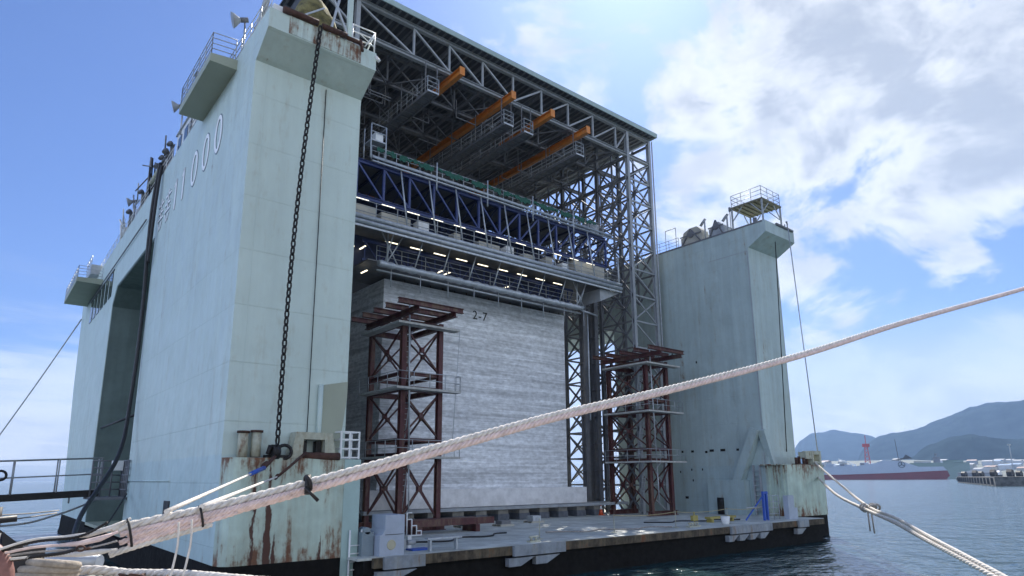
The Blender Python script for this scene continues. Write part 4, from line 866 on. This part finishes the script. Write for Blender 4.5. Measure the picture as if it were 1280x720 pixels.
a = MB(); a.tube([(54.0, 32.4, 28), (54.0, 32.4, 30.4)], .04, 6); a.tube([(54, 32.4, 30.2), (54, 32.4, 30.6)], .12, 8); topthing(a, 'aerial_pole', m_steeld, 'thin pole with a lamp between the winch and the lookout platform', 'pole', (54, 32.4, 28))
a = MB(); a.tube([(58.1, 28.9, 28), (58.1, 28.9, 29.1)], .06, 6); a.tube([(58.4, 29.3, 28), (58.4, 29.3, 29.0)], .05, 6); a.tube([(57.9, 28.9, 29), (58.6, 29.1, 29)], .06, 6); a.tube([(55.3, 28.55, 28.02), (58.3, 28.55, 28.02)], .13, 8)
topthing(a, 'edge_roller', m_steeld, 'dark roller and short posts on the front edge of the right wing wall', 'roller', (57, 28.6, 28))
a = MB(); a.tube([(54.9, 28.58, 26.2), (56.9, 30.4, 7.2)], .045, 6); topthing(a, 'slanting_wire', m_dark, 'dark wire running down the narrow front face of the right wing wall', 'wire', (55.5, 29.5, 16))
a = MB(); a.tube([(57.2, 28.4, 27.9), (58.4, 28.3, 6.6)], .05, 6); topthing(a, 'hanging_wire', m_galv, 'thin grey wire hanging free beside the outer edge of the right wing wall', 'wire', (57.8, 28.3, 16))
a = MB()
for i, x in enumerate((54.6, 55.1, 55.9, 56.4)): a.tube([(x, 28.4, 6.0), (x, 28.4, 6.6+.1*(i % 2))], .13, 8)
a.box(54.4, 56.7, 28.2, 28.7, 6.0, 6.08); topthing(a, 'mooring_bitts', m_rust, 'row of short rusty bitts on the right mooring block', 'bitts', (55.5, 28.4, 6))
a = MB(); a.box(57.0, 57.3, 28.15, 29, 6.0, 7.2); a.box(58.3, 58.6, 28.15, 29, 6, 7.2); a.box(57.302, 58.298, 28.15, 29, 6.9, 7.2); a.tube([(57.3, 28.3, 6.2), (58.3, 28.3, 6.2)], .14, 10); a.box(56.0, 56.98, 28.2, 28.9, 6.5, 7.1)
topthing(a, 'fairlead', m_rustpaint, 'rusty fairlead frame on the outer corner of the right mooring block', 'fairlead', (57.8, 28.5, 6))
a = MB(); a.box(XR0-.3, XR0-.03, 31.0, 31.08, ZD, 6); a.box(XR0-.3, XR0-.03, 31.6, 31.68, ZD, 6)
for i in range(9): a.box(XR0-.28, XR0-.1, 31.08, 31.6, 2.1+i*.42, 2.16+i*.42)
topthing(a, 'wall_ladder', m_steel, 'grey ladder fixed on the foot of the right wing wall', 'ladder', (XR0-.2, 31.3, ZD))

# ---- gangway
gw = thing('gangway', 'narrow steel gangway reaching from the left edge to the opening in the left wing wall', 'gangway', (2, 49, 4.4))
a = MB(); a.beam((-28, 49.0, 2.5), (6.6, 49.0, 4.22), .3, .36); a.beam((-28, 50.2, 2.5), (6.6, 50.2, 4.22), .3, .36); a.beam((-28, 49.6, 2.7), (6.6, 49.6, 4.4), 1.1, .06); a.build('girder', m_dark, gw)
a = MB()
for yy in (49.0, 50.2):
    for k in range(15): x = 6.5-k*2.2; z = 4.4-(6.6-x)*.0497; a.tube([(x, yy, z), (x, yy, z+2.0)], .045, 6)
    for hh in (1.0, 2.0): a.tube([(6.6, yy, 4.4+hh), (-28, yy, 2.68+hh)], .045, 6)
a.build('railing', m_steel, gw)
a = MB(); rail(a, [(6.0, 48.6, 4.0), (7.6, 48.6, 4.0), (7.6, 46.4, 4.0)], 2.2, .6, 5, .05); a.box(5.9, 7.7, 46.5, 50.4, 3.85, 4.0); a.build('landing', m_steeld, gw)
a = MB(); a.box(6.9, 7.5, 47.6, 48.0, 5.6, 6.2); a.build('notice_board', m_white, gw)
a = MB(); a.torus((1.5, 48.9, 5.3), .27, .07, (0, 1, 0), 18, 8); mesh_thing(a, 'rubber_ring', m_black, 'black ring hung on the railing of the gangway', 'ring', (1.5, 48.9, 5.3))
# dolphin post beyond the gangway end keeps it up (outside the view)
# ---- hoses and lines on the left
def lineobj(name, pts, r, m_, lab, cat, n=8): a = MB(); a.tube(smoothpath(pts, 8), r, n); return mesh_thing(a, name, m_, lab, cat, tuple(pts[0]))
lineobj('hose', [(7.55, 47.2, 26.3), (7.35, 47.0, 23.4), (7.38, 47.2, 20.2), (7.5, 47.2, 15.2), (7.3, 46.5, 9.9), (6.7, 44.5, 6.4), (4.7, 40, 3.3), (3.9, 35, 1.9), (3.0, 29.5, 1.7), (2.2, 24, 2.4), (1.2, 20, 3.45), (.6, 17, 3.5)], .12, m_black, 'thick black hose hanging from the left wing wall down to the quay', 'hose', 10)
lineobj('hose', [(7.62, 46.9, 26.0), (7.5, 46.7, 24.8), (7.4, 46.5, 22), (7.45, 46.9, 19)], .10, m_black, 'short black hose loop at the top of the wall opening', 'hose')
lineobj('mooring_line', [(7.5, 45.5, 4.2), (6.2, 41.5, 2.9), (4.4, 35.5, 1.75), (2.7, 29, 1.85), (1.3, 23, 2.6), (.4, 18, 3.6)], .05, m_dark, 'thin dark line sagging from the wall to the quay in front of the stern', 'mooring line')
lineobj('mooring_line', [(6.9, 50.5, 3.9), (4.5, 50, 2.9), (1.5, 49.5, 2.4), (-8, 48, 2.6)], .06, m_steel, 'thin line sagging low behind the gangway', 'mooring line')
lineobj('mooring_line', [(7.6, 84.5, 22.5), (4.0, 88.6, 14.0), (.5, 92.5, 6.5), (-3, 96.5, 1.2), (-5, 99, -1)], .07, m_galv, 'long grey line slanting from the stern of the left wing wall down to the water', 'mooring line')
for (pa, pb, lab) in (((8, 86, 1.9), (-8, 70, 3.5), 'pale rope to the left just under the gangway, upper one'), ((7.5, 82, 1.8), (-8, 64, 2.8), 'pale rope to the left just under the gangway, lower one')):
    a = MB(); a.tube(sag(pa, pb, .7), .07, 6); mesh_thing(a, 'mooring_rope', m_ropeg, lab, 'mooring rope', pa)

# ---- main mooring ropes
MR = [(-.6, 8.5, 3.75), (.1, 8.35, 4.12), (.72, 8.2, 4.30), (1.34, 8.25, 4.50), (2.36, 8.19, 4.72), (3.92, 8.13, 5.11), (5.55, 7.99, 5.55), (7.4, 7.79, 6.04), (10.11, 7.38, 6.68), (13.51, 6.72, 7.57), (17.32, 5.93, 8.71), (22.54, 4.54, 10.2), (30, 2.4, 12.4), (40, -.6, 15.6)]
sp = smoothpath(MR, 10)
a = MB(); twisted(a, sp[29:], .048, .34, 3, 7); mesh_thing(a, 'mooring_rope', m_rope, 'thick pale twisted mooring rope running up to the right across the whole picture', 'mooring rope', (5, 8, 5))
off = lambda P_, dx, dy, dz: [Vector(p_)+Vector((dx, dy, dz)) for p_ in P_]
a = MB(); q2 = [p_+Vector((0, -.02, -.115*(1-min(i/95, 1))-.0)) for i, p_ in enumerate(sp[31:118])]; twisted(a, q2, .05, .3, 3, 7); mesh_thing(a, 'mooring_rope', m_ropep, 'pink faded mooring rope bound closely under the thick pale rope', 'mooring rope', (4, 8, 5))
a = MB()
for k in range(4):
    pth = [p_+Vector((0, -.05-.01*(k % 2), -.055-.042*k*(1-i/19)-.01)) for i, p_ in enumerate(sp[30+k % 2:48-2*k])]
    twisted(a, pth, .030, .16+.02*k, 3, 6)
mesh_thing(a, 'rope_bundle', m_ropep, 'faded pink bundle of ropes hanging side by side under the thick rope near the quay', 'rope bundle', (2, 8, 4.6))
a = MB(); twisted(a, [p_+Vector((0, -.05, -.245+.006*i)) for i, p_ in enumerate(sp[29:40])], .034, .2, 3, 6); mesh_thing(a, 'mooring_rope', m_rope, 'short white rope lying along the underside of the pink bundle', 'mooring rope', (1.7, 8, 4.4))
for q_, rr_ in ((31, .16), (38, .13)):
    p_ = sp[q_]+Vector((0, -.04, -.08)); a = MB(); a.torus(p_, rr_, .014, tuple(sp[q_+1]-sp[q_]), 18, 6, sx=.5, sy=.95)
    mesh_thing(a, 'rope_binding', m_dark, 'thin dark binding tied round the rope bundle, '+('at its left end' if q_ == 31 else 'in its middle'), 'binding', tuple(p_), 'bindings on the rope bundle')
# fan of strands and shackles from bundle down to the bollard
ends = [(1.42, 8.2, 4.60), (1.2, 8.15, 4.57), (1.3, 8.12, 4.47), (1.3, 8.1, 4.38), (1.3, 8.05, 4.30), (.95, 8.0, 4.33)]
desc = ('uppermost', 'second from the top', 'middle', 'third from the bottom', 'second from the bottom', 'lowest')
for i, e in enumerate(ends):
    a = MB(); pth = smoothpath([(.25, 8.55+.03*i, 4.29-.022*i), (.6, 8.4, 4.29+(e[2]-4.29)*.4-.012*i), Vector((.6, 8.4, 4.29)).lerp(Vector(e), .62)-Vector((0, 0, .03)), e], 8)
    twisted(a, pth, .010+.004*(i % 3), .10, 3, 6) if i % 2 else a.tube(pth, .013, 8)
    if i % 2 == 0: a.tube([pth[12], pth[15], pth[19], pth[22]], [.016, .028, .03, .016], 10)
    mesh_thing(a, 'rope_strand', (m_rope, m_dark, m_ropep, m_ropeg, m_rope, m_dark)[i], 'short strand between rope bundle and quay bollard, '+desc[i]+' of the fan', 'rope', e, 'strands at the quay bollard')
a = MB(); a.torus((.97, 8.0, 4.335), .024, .010, (.3, 1, 0), 16, 7, sx=1.5); a.torus((1.03, 7.99, 4.33), .022, .010, (0, .3, 1), 16, 7, sx=1.6)
mesh_thing(a, 'shackle', m_rust, 'rusty shackle joining the lowest rope strand to the rope bundle', 'shackle', (1.1, 8, 4.26))
a = MB(); a.torus(Vector((3.3, 8.05, 4.95)), .09, .022, (1, -.02, .25), 16, 7); a.tube([(3.25, 8.0, 4.9), (3.38, 7.9, 4.74)], .022, 8); a.tube([(3.3, 8.05, 5.05), (3.28, 8.0, 4.82)], .04, 8)
mesh_thing(a, 'rope_clamp', m_dark, 'black clamp with a bolt gripping the pink rope', 'clamp', (3.3, 8, 4.95))
for (x, z, lab) in ((1.85, 4.6, 'left'), (1.98, 4.62, 'right')):
    a = MB(); a.tube(smoothpath([(x, 8.0, z-.05), (x+.01, 8.0, z-.3), (x-.03, 8.0, z-.6), (x-.04, 8.0, 4.0)], 6), .012, 6); mesh_thing(a, 'rope_tail', m_rope, 'thin white rope end dangling from the sleeve, the '+lab+' one', 'rope end', (x, 8, z), 'dangling rope ends')
# two lines from the left block down to the bundle
a = MB(); a.tube(sag((1.75, 8.15, 4.66), (9.1, 26.6, 5.46), .0, 16), .028, 8)
mesh_thing(a, 'mooring_line', m_rope, 'white line with a blue end running from the left block to the rope bundle', 'mooring line', (2, 8, 4.8))
a = MB(); a.tube([Vector((1.75, 8.15, 4.66)).lerp(Vector((9.1, 26.6, 5.46)), q_) for q_ in (.62, .97)], [.06, .085], 10); mesh_thing(a, 'line_sleeve', m_bluep, 'bright blue sleeve on the upper white line', 'sleeve', (8.4, 25.6, 5.3))
a = MB(); a.tube([(8.95, 26.3, 5.42), (9.6, 26.85, 5.95)], .07, 8); a.torus((9.1, 26.7, 5.6), .13, .04, (1, 0, -1), 14, 6); mesh_thing(a, 'link_plate', m_rust, 'rusty link between the blue sleeve and the chain stopper', 'link', (9.2, 26.7, 5.6))
a = MB(); a.tube(sag((2.1, 8.12, 4.70), (9.5, 26.3, 5.1), .0, 16), .032, 8); mesh_thing(a, 'mooring_line', m_rope, 'lower white line from the fairlead chain to the rope bundle', 'mooring line', (2.3, 8.1, 4.8))
a = MB(); a.tube([(9.45, 26.2, 5.08), (10.0, 26.5, 5.45), (10.9, 27.0, 6.1)], .055, 8); a.torus((9.45, 26.2, 5.1), .1, .04, (1, 0, -.5), 12, 6); mesh_thing(a, 'fairlead_wire', m_rust, 'rusty wire leading out of the fairlead frame to the lower white line', 'wire', (10, 26.6, 5.5))
# right ropes
a = MB(); P3 = smoothpath([(57.6, 28.2, 6.15), (51.5, 23.5, 4.6), (44.5, 18.2, 3.75), (36, 12.6, 3.15), (26.3, 8.8, 2.86), (19.0, 5.6, 3.0), (10, 1.0, 3.6)], 10)
def at(px, py, d):
    r_ = rt*((px-640)/FPX)+up*(-(py-CY)/FPX)+fw; return Vector((0, 0, 5))+r_*d
PA = [(57.3, 28.15, 6.2)]+[tuple(at(*q_)) for q_ in ((1052, 607, 50), (1085, 633, 41), (1120, 648, 34), (1160, 670, 28), (1205, 694, 24), (1255, 721, 21), (1330, 765, 18))]
PB = [(57.6, 28.1, 4.9)]+[tuple(at(*q_)) for q_ in ((1045, 618, 50), (1080, 636, 41), (1118, 653, 34), (1158, 675, 28), (1203, 699, 24), (1252, 726, 21), (1327, 770, 18))]
twisted(a, smoothpath(PA, 10), .085, .8, 3, 6); mesh_thing(a, 'mooring_rope', m_rope, 'pale mooring rope from the right mooring block down to the lower right, upper of two', 'mooring rope', PA[0])
a = MB(); twisted(a, smoothpath(PB, 10), .10, .9, 3, 6); mesh_thing(a, 'mooring_rope', m_rope, 'white mooring rope from the right mooring block down to the lower right, lower of two', 'mooring rope', PB[0])
a = MB()
c = at(1085, 635, 41)
for k in range(5): a.torus(c+Vector((random.uniform(-.5, .5), random.uniform(-.5, .5), random.uniform(-.1, .1))), .2, .07, (random.random(), random.random(), .3), 12, 6)
a.tube([c+Vector((-.1, 0, -.1)), c+Vector((-.05, 0, -1.4))], .05, 6); a.tube([c+Vector((.9, .2, -.3)), c+Vector((1.0, .2, -1.6))], .05, 6)
mesh_thing(a, 'rope_lashing', m_ropeg, 'knotted grey lashing where the two right hand ropes meet', 'lashing', tuple(c))

# ---- quay furniture
bq = thing('quay_bollard', 'rusty pink bollard at the quay edge where the ropes are made fast', 'bollard', (-.25, 8.6, 3.4))
a = MB(); a.tube(smoothpath([(-.3, 8.75, 3.4), (-.3, 8.75, 4.0), (-.08, 8.68, 4.33), (.2, 8.62, 4.35), (.40, 8.55, 4.1), (.42, 8.55, 3.4)], 6), .10, 14); a.build('hook_arm', mat('rusty pink iron', (.22, .10, .08), .6, vary=.3, scale=8, bump=.01), bq)
a = MB(); a.tube([(-.2, 8.65, 3.4), (-.2, 8.65, 3.55)], .6, 20); a.build('base', m_dark, bq)
a = MB(); a.tube([(.35, 12.6, 3.4), (.35, 12.6, 4.25)], [.28, .2], 14); a.tube([(-.5, 12.6, 4.35), (.66, 12.5, 4.45)], .05, 10); a.tube([(.4, 12.6, 4.2), (.4, 12.6, 4.62)], .08, 10); a.beam((.3, 12.6, 4.3), (1.0, 12.7, 3.7), .3, .2); a.box(.62, 1.05, 12.3, 12.9, 3.6, 4.02)
mesh_thing(a, 'capstan', m_black, 'black capstan with a crossbar at the left edge of the quay', 'capstan', (.1, 12.6, 3.4))
a = MB()
for k in range(4): a.torus((1.0+.06*k, 12.7-.1*k, 3.5+.09*k), .5-.06*k, .06, (.05*k, .1, 1), 24, 7)
mesh_thing(a, 'rope_coil', mat('tan old rope', (.36, .31, .25), .95, vary=.3, scale=9, bump=.02, bscale=40), 'coil of worn pale rope lying on the quay under the bollard', 'rope coil', (1, 12.7, 3.4))
a = MB(); twisted(a, smoothpath([(1.2, 13.6, 3.5), (1.8, 13.2, 3.55), (2.3, 12.9, 3.48), (2.9, 12.0, 3.5), (3.6, 10.6, 3.49), (4.6, 8.5, 3.49)], 8), .075, .4, 3, 7); mesh_thing(a, 'mooring_rope', m_rope, 'spare pale rope lying along the quay edge', 'rope', (2, 13, 3.5))
a = MB(); a.tube([(.8, 15.0, 3.6), (2.0, 13.9, 3.6)], .12, 10); mesh_thing(a, 'fender_log', m_galv, 'pale cylindrical fender lying at the quay edge behind the ropes', 'fender', (1.4, 14.4, 3.4))
a = MB()
for k in range(9): a.torus((1.9+.12*k, 13.75-.26*k, 3.46), .10, .025, (.2, .1*(-1)**k, 1), 12, 6, sx=1.3)
mesh_thing(a, 'quay_chain', m_rust, 'rusty chain lying along the quay edge beside the spare rope', 'chain', (2.2, 13, 3.4))

# ------------------------------------------------------------------ far things
def far(px, dist, z=0): d_ = dirpx(px)*dist; return Vector((d_.x, d_.y, z))
# ship, seen from the side
A_ = far(1026, 1130); B_ = far(1188, 1130); u = (B_-A_).normalized(); v = Vector((-u.y, u.x, 0)); Ls = (B_-A_).length
sh = thing('naval_ship', 'long grey ship with dark red bottom and ring emblem across the harbour', 'ship', tuple((A_+B_)/2))
def sprism(poly, w0, w1): 
    mb = MB(); n = len(poly); V_ = [A_+u*(s_*Ls)+v*w0+Vector((0, 0, z)) for s_, z in poly]+[A_+u*(s_*Ls)+v*w1+Vector((0, 0, z)) for s_, z in poly]
    return mb.add(V_, [tuple(range(n)), tuple(range(n, 2*n))[::-1]]+[(i, (i+1) % n, n+(i+1) % n, n+i) for i in range(n)])
sprism([(-.12, -1), (.97, -1), (.985, 3), (1.0, 5), (.985, 12.5), (.6, 9.5), (.2, 7.5), (-.12, 7)], 0, 26).build('hull_bottom', m_shipred, sh)
sprism([(-.12, 7.1), (.2, 7.6), (.6, 9.6), (.985, 12.6), (.96, 18), (.78, 18), (.66, 26), (.52, 28.5), (.45, 24), (.3, 20), (.1, 20), (-.12, 19)], .3, 25.7).build('hull', m_navy, sh)
em = MB(); ec = A_+u*(.655*Ls)-v*.25+Vector((0, 0, 21.3)); em.torus(ec, 4.2, .35, tuple(v), 28, 6, upv=(0, 0, 1))
for k in range(3):
    an_ = math.pi/2+k*2*math.pi/3; em.beam(ec, ec+(u*math.cos(an_)+Vector((0, 0, math.sin(an_))))*4.2, .8)
em.build('emblem', m_dark, sh)
for k, (s0, s1, z0, z1) in enumerate(((.05, .12, 20, 24), (.16, .24, 20, 22.5), (.33, .4, 21, 25), (-.1, -.03, 19, 23))): sprism([(s0, z0), (s1, z0), (s1, z1), (s0, z1)], 6, 20).build('deckhouse', m_navy, sh)
a = MB(); a.beam(A_+u*(.30*Ls)+v*8+Vector((0, 0, 21)), A_+u*(.16*Ls)+v*8+Vector((0, 0, 31)), 1.6); a.build('boom', m_white, sh)
for k in range(14):
    s0 = -.05+k*.055; zz2 = 20+(k*7 % 5)*.5; sprism([(s0, zz2-1), (s0+.02+.012*(k % 3), zz2-1), (s0+.02+.012*(k % 3), zz2+2.2), (s0, zz2+2.2)], 3, 7).build('deck_fitting', (m_white, m_steeld, m_navy)[k % 3], sh)
# red crane
c0 = far(1087, 1180, 18); cr = thing('harbour_crane', 'tall red lattice crane rising behind the grey ship', 'crane', tuple(far(1087, 1180)))
cm = mat('crane red', (.35, .03, .03), .6)
a = MB(); 
for sx_, sy_ in ((-1, -1), (1, -1), (-1, 1), (1, 1)): a.beam(far(1087, 1180)+u*5.5*sx_+v*5*sy_, far(1087, 1180, 52)+u*1.6*sx_+v*1.5*sy_, .9)
for k in range(7):
    z0, z1 = 8+k*6, 14+k*6; f0, f1 = 5.5-3.9*z0/52, 5.5-3.9*z1/52; c_ = far(1087, 1180)
    a.beam(c_-u*f0-v*f0+Vector((0, 0, z0)), c_+u*f1-v*f1+Vector((0, 0, z1)), .6); a.beam(c_+u*f0-v*f0+Vector((0, 0, z0)), c_-u*f1-v*f1+Vector((0, 0, z1)), .6)
a.build('lattice_mast', cm, cr)
a = MB(); a.box(c0.x-4, c0.x+4, c0.y-4, c0.y+4, 50, 55); a.beam(c0+Vector((0, 0, 36)), c0+Vector((0, 0, 50)), .8); a.build('head', cm, cr)
a = MB(); a.box(c0.x-7, c0.x+7, c0.y-7, c0.y+7, 8, 22); a.build('base_house', m_steeld, cr)
# jib crane / small craft on the ship's far side
a = MB(); cc_ = far(1130, 1170, 28); a.add([cc_-u*16, cc_+u*14+Vector((0, 0, 3)), cc_+u*6+Vector((0, 0, 9)), cc_+u*2+Vector((0, 0, 4)), cc_-u*16+v*6, cc_+u*14+v*6+Vector((0, 0, 3)), cc_+u*6+v*6+Vector((0, 0, 9)), cc_+u*2+v*6+Vector((0, 0, 4))], [(0, 1, 2, 3), (4, 7, 6, 5), (0, 4, 5, 1), (1, 5, 6, 2), (2, 6, 7, 3), (3, 7, 4, 0)])
a.beam(cc_-u*4, cc_-u*6+Vector((0, 0, 32)), .6); a.beam(cc_-u*6, cc_-u*6-Vector((0, 0, 28)), 3)
mesh_thing(a, 'jib_crane', m_dark, 'small dark jib crane with a thin mast above the ship emblem', 'crane', tuple(cc_))
# green work ship
gs = thing('work_ship', 'low green grey work ship moored beyond the bow of the grey ship', 'ship', tuple(far(1165, 1400)))
gA = far(1140, 1400); gu = (far(1193, 1400)-gA).normalized(); gv = Vector((-gu.y, gu.x, 0)); gm = mat('green grey ship', (.17, .23, .19), .6)
def gbox(s0, s1, z0, z1, d=14):
    mb = MB(); P0 = gA+gu*s0; P1 = gA+gu*s1; return mb.add([P0+Vector((0, 0, z0)), P1+Vector((0, 0, z0)), P1+gv*d+Vector((0, 0, z0)), P0+gv*d+Vector((0, 0, z0)), P0+Vector((-2, 0, z1)), P1+Vector((2, 0, z1)), P1+gv*d+Vector((0, 0, z1)), P0+gv*d+Vector((0, 0, z1))], [(0, 1, 2, 3), (4, 7, 6, 5), (0, 4, 5, 1), (1, 5, 6, 2), (2, 6, 7, 3), (3, 7, 4, 0)])
gbox(0, 88, -1, 28).build('hull', gm, gs); gbox(36, 46, 28.1, 38).build('bridge', m_steeld, gs); gbox(39, 42, 38.1, 44, 3).build('mast', m_steeld, gs); gbox(6, 32, 28.1, 31).build('deckhouse', m_roofb[0], gs); gbox(50, 80, 28.1, 32).build('deckhouse', gm, gs)
# pier at the right
pr = MB(); a0, a1, a2 = far(1197, 620), far(1243, 395), far(1420, 420)
pp = [a0, a1, a2, far(1420, 700)]
pr.add([Vector((p_.x, p_.y, -2)) for p_ in pp]+[Vector((p_.x, p_.y, 4.4)) for p_ in pp], [(0, 1, 2, 3), (7, 6, 5, 4), (0, 4, 5, 1), (1, 5, 6, 2), (2, 6, 7, 3), (3, 7, 4, 0)])
pm = mat('old pier concrete', (.10, .10, .095), .9, vary=.5, scale=.5, streak=.4, sscale=(.5, .5, .2))
pier = thing('pier', 'long dark concrete pier with worn fenders on the right', 'pier', tuple(far(1240, 450))); pr.build('wall', pm, pier)
mb = MB()
for k in range(14):
    p_ = a0.lerp(a1, (k+.5)/14); n_ = Vector((-.8, -.6, 0)); mb.box(p_.x-1.2, p_.x+.6, p_.y-1.2, p_.y+.6, .6, 3.9)
mb.build('pier_fender', m_black, pier)
names = [('parked_truck', 'dark truck parked on the pier', 'truck')]
tl = ('at its far end', 'second from its far end', 'third from its far end', 'halfway along it', 'near its seaward corner', 'right of its corner', 'at the right edge of the view')
for k, px in enumerate((1206, 1217, 1229, 1241, 1252, 1263, 1275)):
    p_ = far(px+(0, 3, -2, 2, -3, 1, 0)[k], (585, 545, 570, 480, 500, 460, 520)[k], 4.4); t_ = thing('parked_truck', 'dark small vehicle parked on the pier '+tl[k], 'vehicle', tuple(p_), 'vehicles parked on the pier')
    a = MB(); a.prism([(p_.x-3.2, 5.3), (p_.x+3.2, 5.3), (p_.x+3.2, 6.6), (p_.x+1.9, 6.8), (p_.x+1.3, 7.9), (p_.x-1.6, 7.9+.5*(k % 2)), (p_.x-3.2, 6.9)], 1, p_.y-1.2, p_.y+1.2); a.build('body', m_dark if k != 4 else m_white, t_)
    a = MB()
    for xx in (-2, 2): a.tube([(p_.x+xx, p_.y-1.3, 5.0), (p_.x+xx, p_.y+1.3, 5.0)], .6, 12)
    a.build('wheel', m_black, t_)
# town along the shore
random.seed(11); tn = 0
cols = ('white', 'grey', 'cream'); rc_ = ('blue', 'grey', 'brown')
CNT = {}; ORD = ('first', 'second', 'third', 'fourth', 'fifth', 'sixth', 'seventh', 'eighth', 'ninth', 'tenth')
for k in range(46):
    px = 1024+k*5.9+random.uniform(-1.5, 1.5); ds = random.uniform(1820, 2500); i1, i2 = random.randrange(3), random.randrange(3)
    p_ = far(px, ds, 3+(ds-1750)*.056); w_ = random.uniform(8, 17); d_ = random.uniform(8, 14); hh = random.uniform(5, 13)+(6 if random.random() < .15 else 0)
    cn_ = CNT.get((i1, i2), 0); CNT[i1, i2] = cn_+1
    t_ = thing('waterfront_building', 'small %s building with a %s roof on the far shore, %s such from the left' % (cols[i1], rc_[i2], (ORD+('eleventh', 'twelfth', 'thirteenth', 'fourteenth'))[min(cn_, 13)]), 'building', tuple(p_), 'buildings along the far shore')
    a = MB(); a.box(p_.x-w_, p_.x+w_, p_.y-d_, p_.y+d_, p_.z-2, p_.z+hh); a.build('wall', m_roofb[i1], t_)
    a = MB(); a.prism([(p_.x-w_-.5, p_.z+hh+.05), (p_.x+w_+.5, p_.z+hh+.05), (p_.x+w_*.1, p_.z+hh+3.4)], 1, p_.y-d_-.5, p_.y+d_+.5); a.build('roof', m_roofr[i2], t_)
p_ = far(1222, 900, 3); t_ = thing('warehouse', 'long pale roofed warehouse behind the pier', 'warehouse', tuple(p_))
a = MB(); a.box(p_.x-9, p_.x+9, p_.y-16, p_.y+16, 0, 8); a.build('wall', m_roofb[1], t_)
a = MB(); a.prism([(p_.y-17, 8.05), (p_.y+17, 8.05), (p_.y-17, 14)], 0, p_.x-10, p_.x+10); a.build('roof', m_roofb[0], t_)
mb = MB(); a0_ = far(1197, 880); mb.add([Vector((p2.x, p2.y, z)) for z in (-1, 3) for p2 in (far(1195, 860), far(1400, 860), far(1400, 1100), far(1195, 1100))], [(0, 1, 2, 3), (7, 6, 5, 4), (0, 4, 5, 1), (1, 5, 6, 2), (2, 6, 7, 3), (3, 7, 4, 0)])
struct(mb.build('harbour_ground', mat('harbour apron', (.16, .16, .15), .9)))
lp = far(1268, 900, 3); a = MB(); a.beam(lp, lp+Vector((0, 0, 34)), .8); a.box(lp.x-3, lp.x+3, lp.y-1, lp.y+1, 37, 38.5); mesh_thing(a, 'light_mast', m_steel, 'tall thin light mast behind the pier near the right edge', 'light mast', tuple(lp))

# ------------------------------------------------------------------ haze
hz = MB(); hz.box(-S-5, S+5, -S-5, S+5, -6, 1150)
hm = bpy.data.materials.new('haze'); hm.use_nodes = True; t = hm.node_tree; t.nodes.clear()
vp = t.nodes.new('ShaderNodeVolumePrincipled'); vp.inputs['Color'].default_value = (.38, .60, 1, 1); vp.inputs['Density'].default_value = .9e-4; vp.inputs['Anisotropy'].default_value = .2
ou = t.nodes.new('ShaderNodeOutputMaterial'); t.links.new(vp.outputs[0], ou.inputs['Volume'])
ho = hz.build('haze', hm); ho['kind'] = 'stuff'; ho['label'] = 'thin bluish haze over the harbour'; ho['category'] = 'haze'
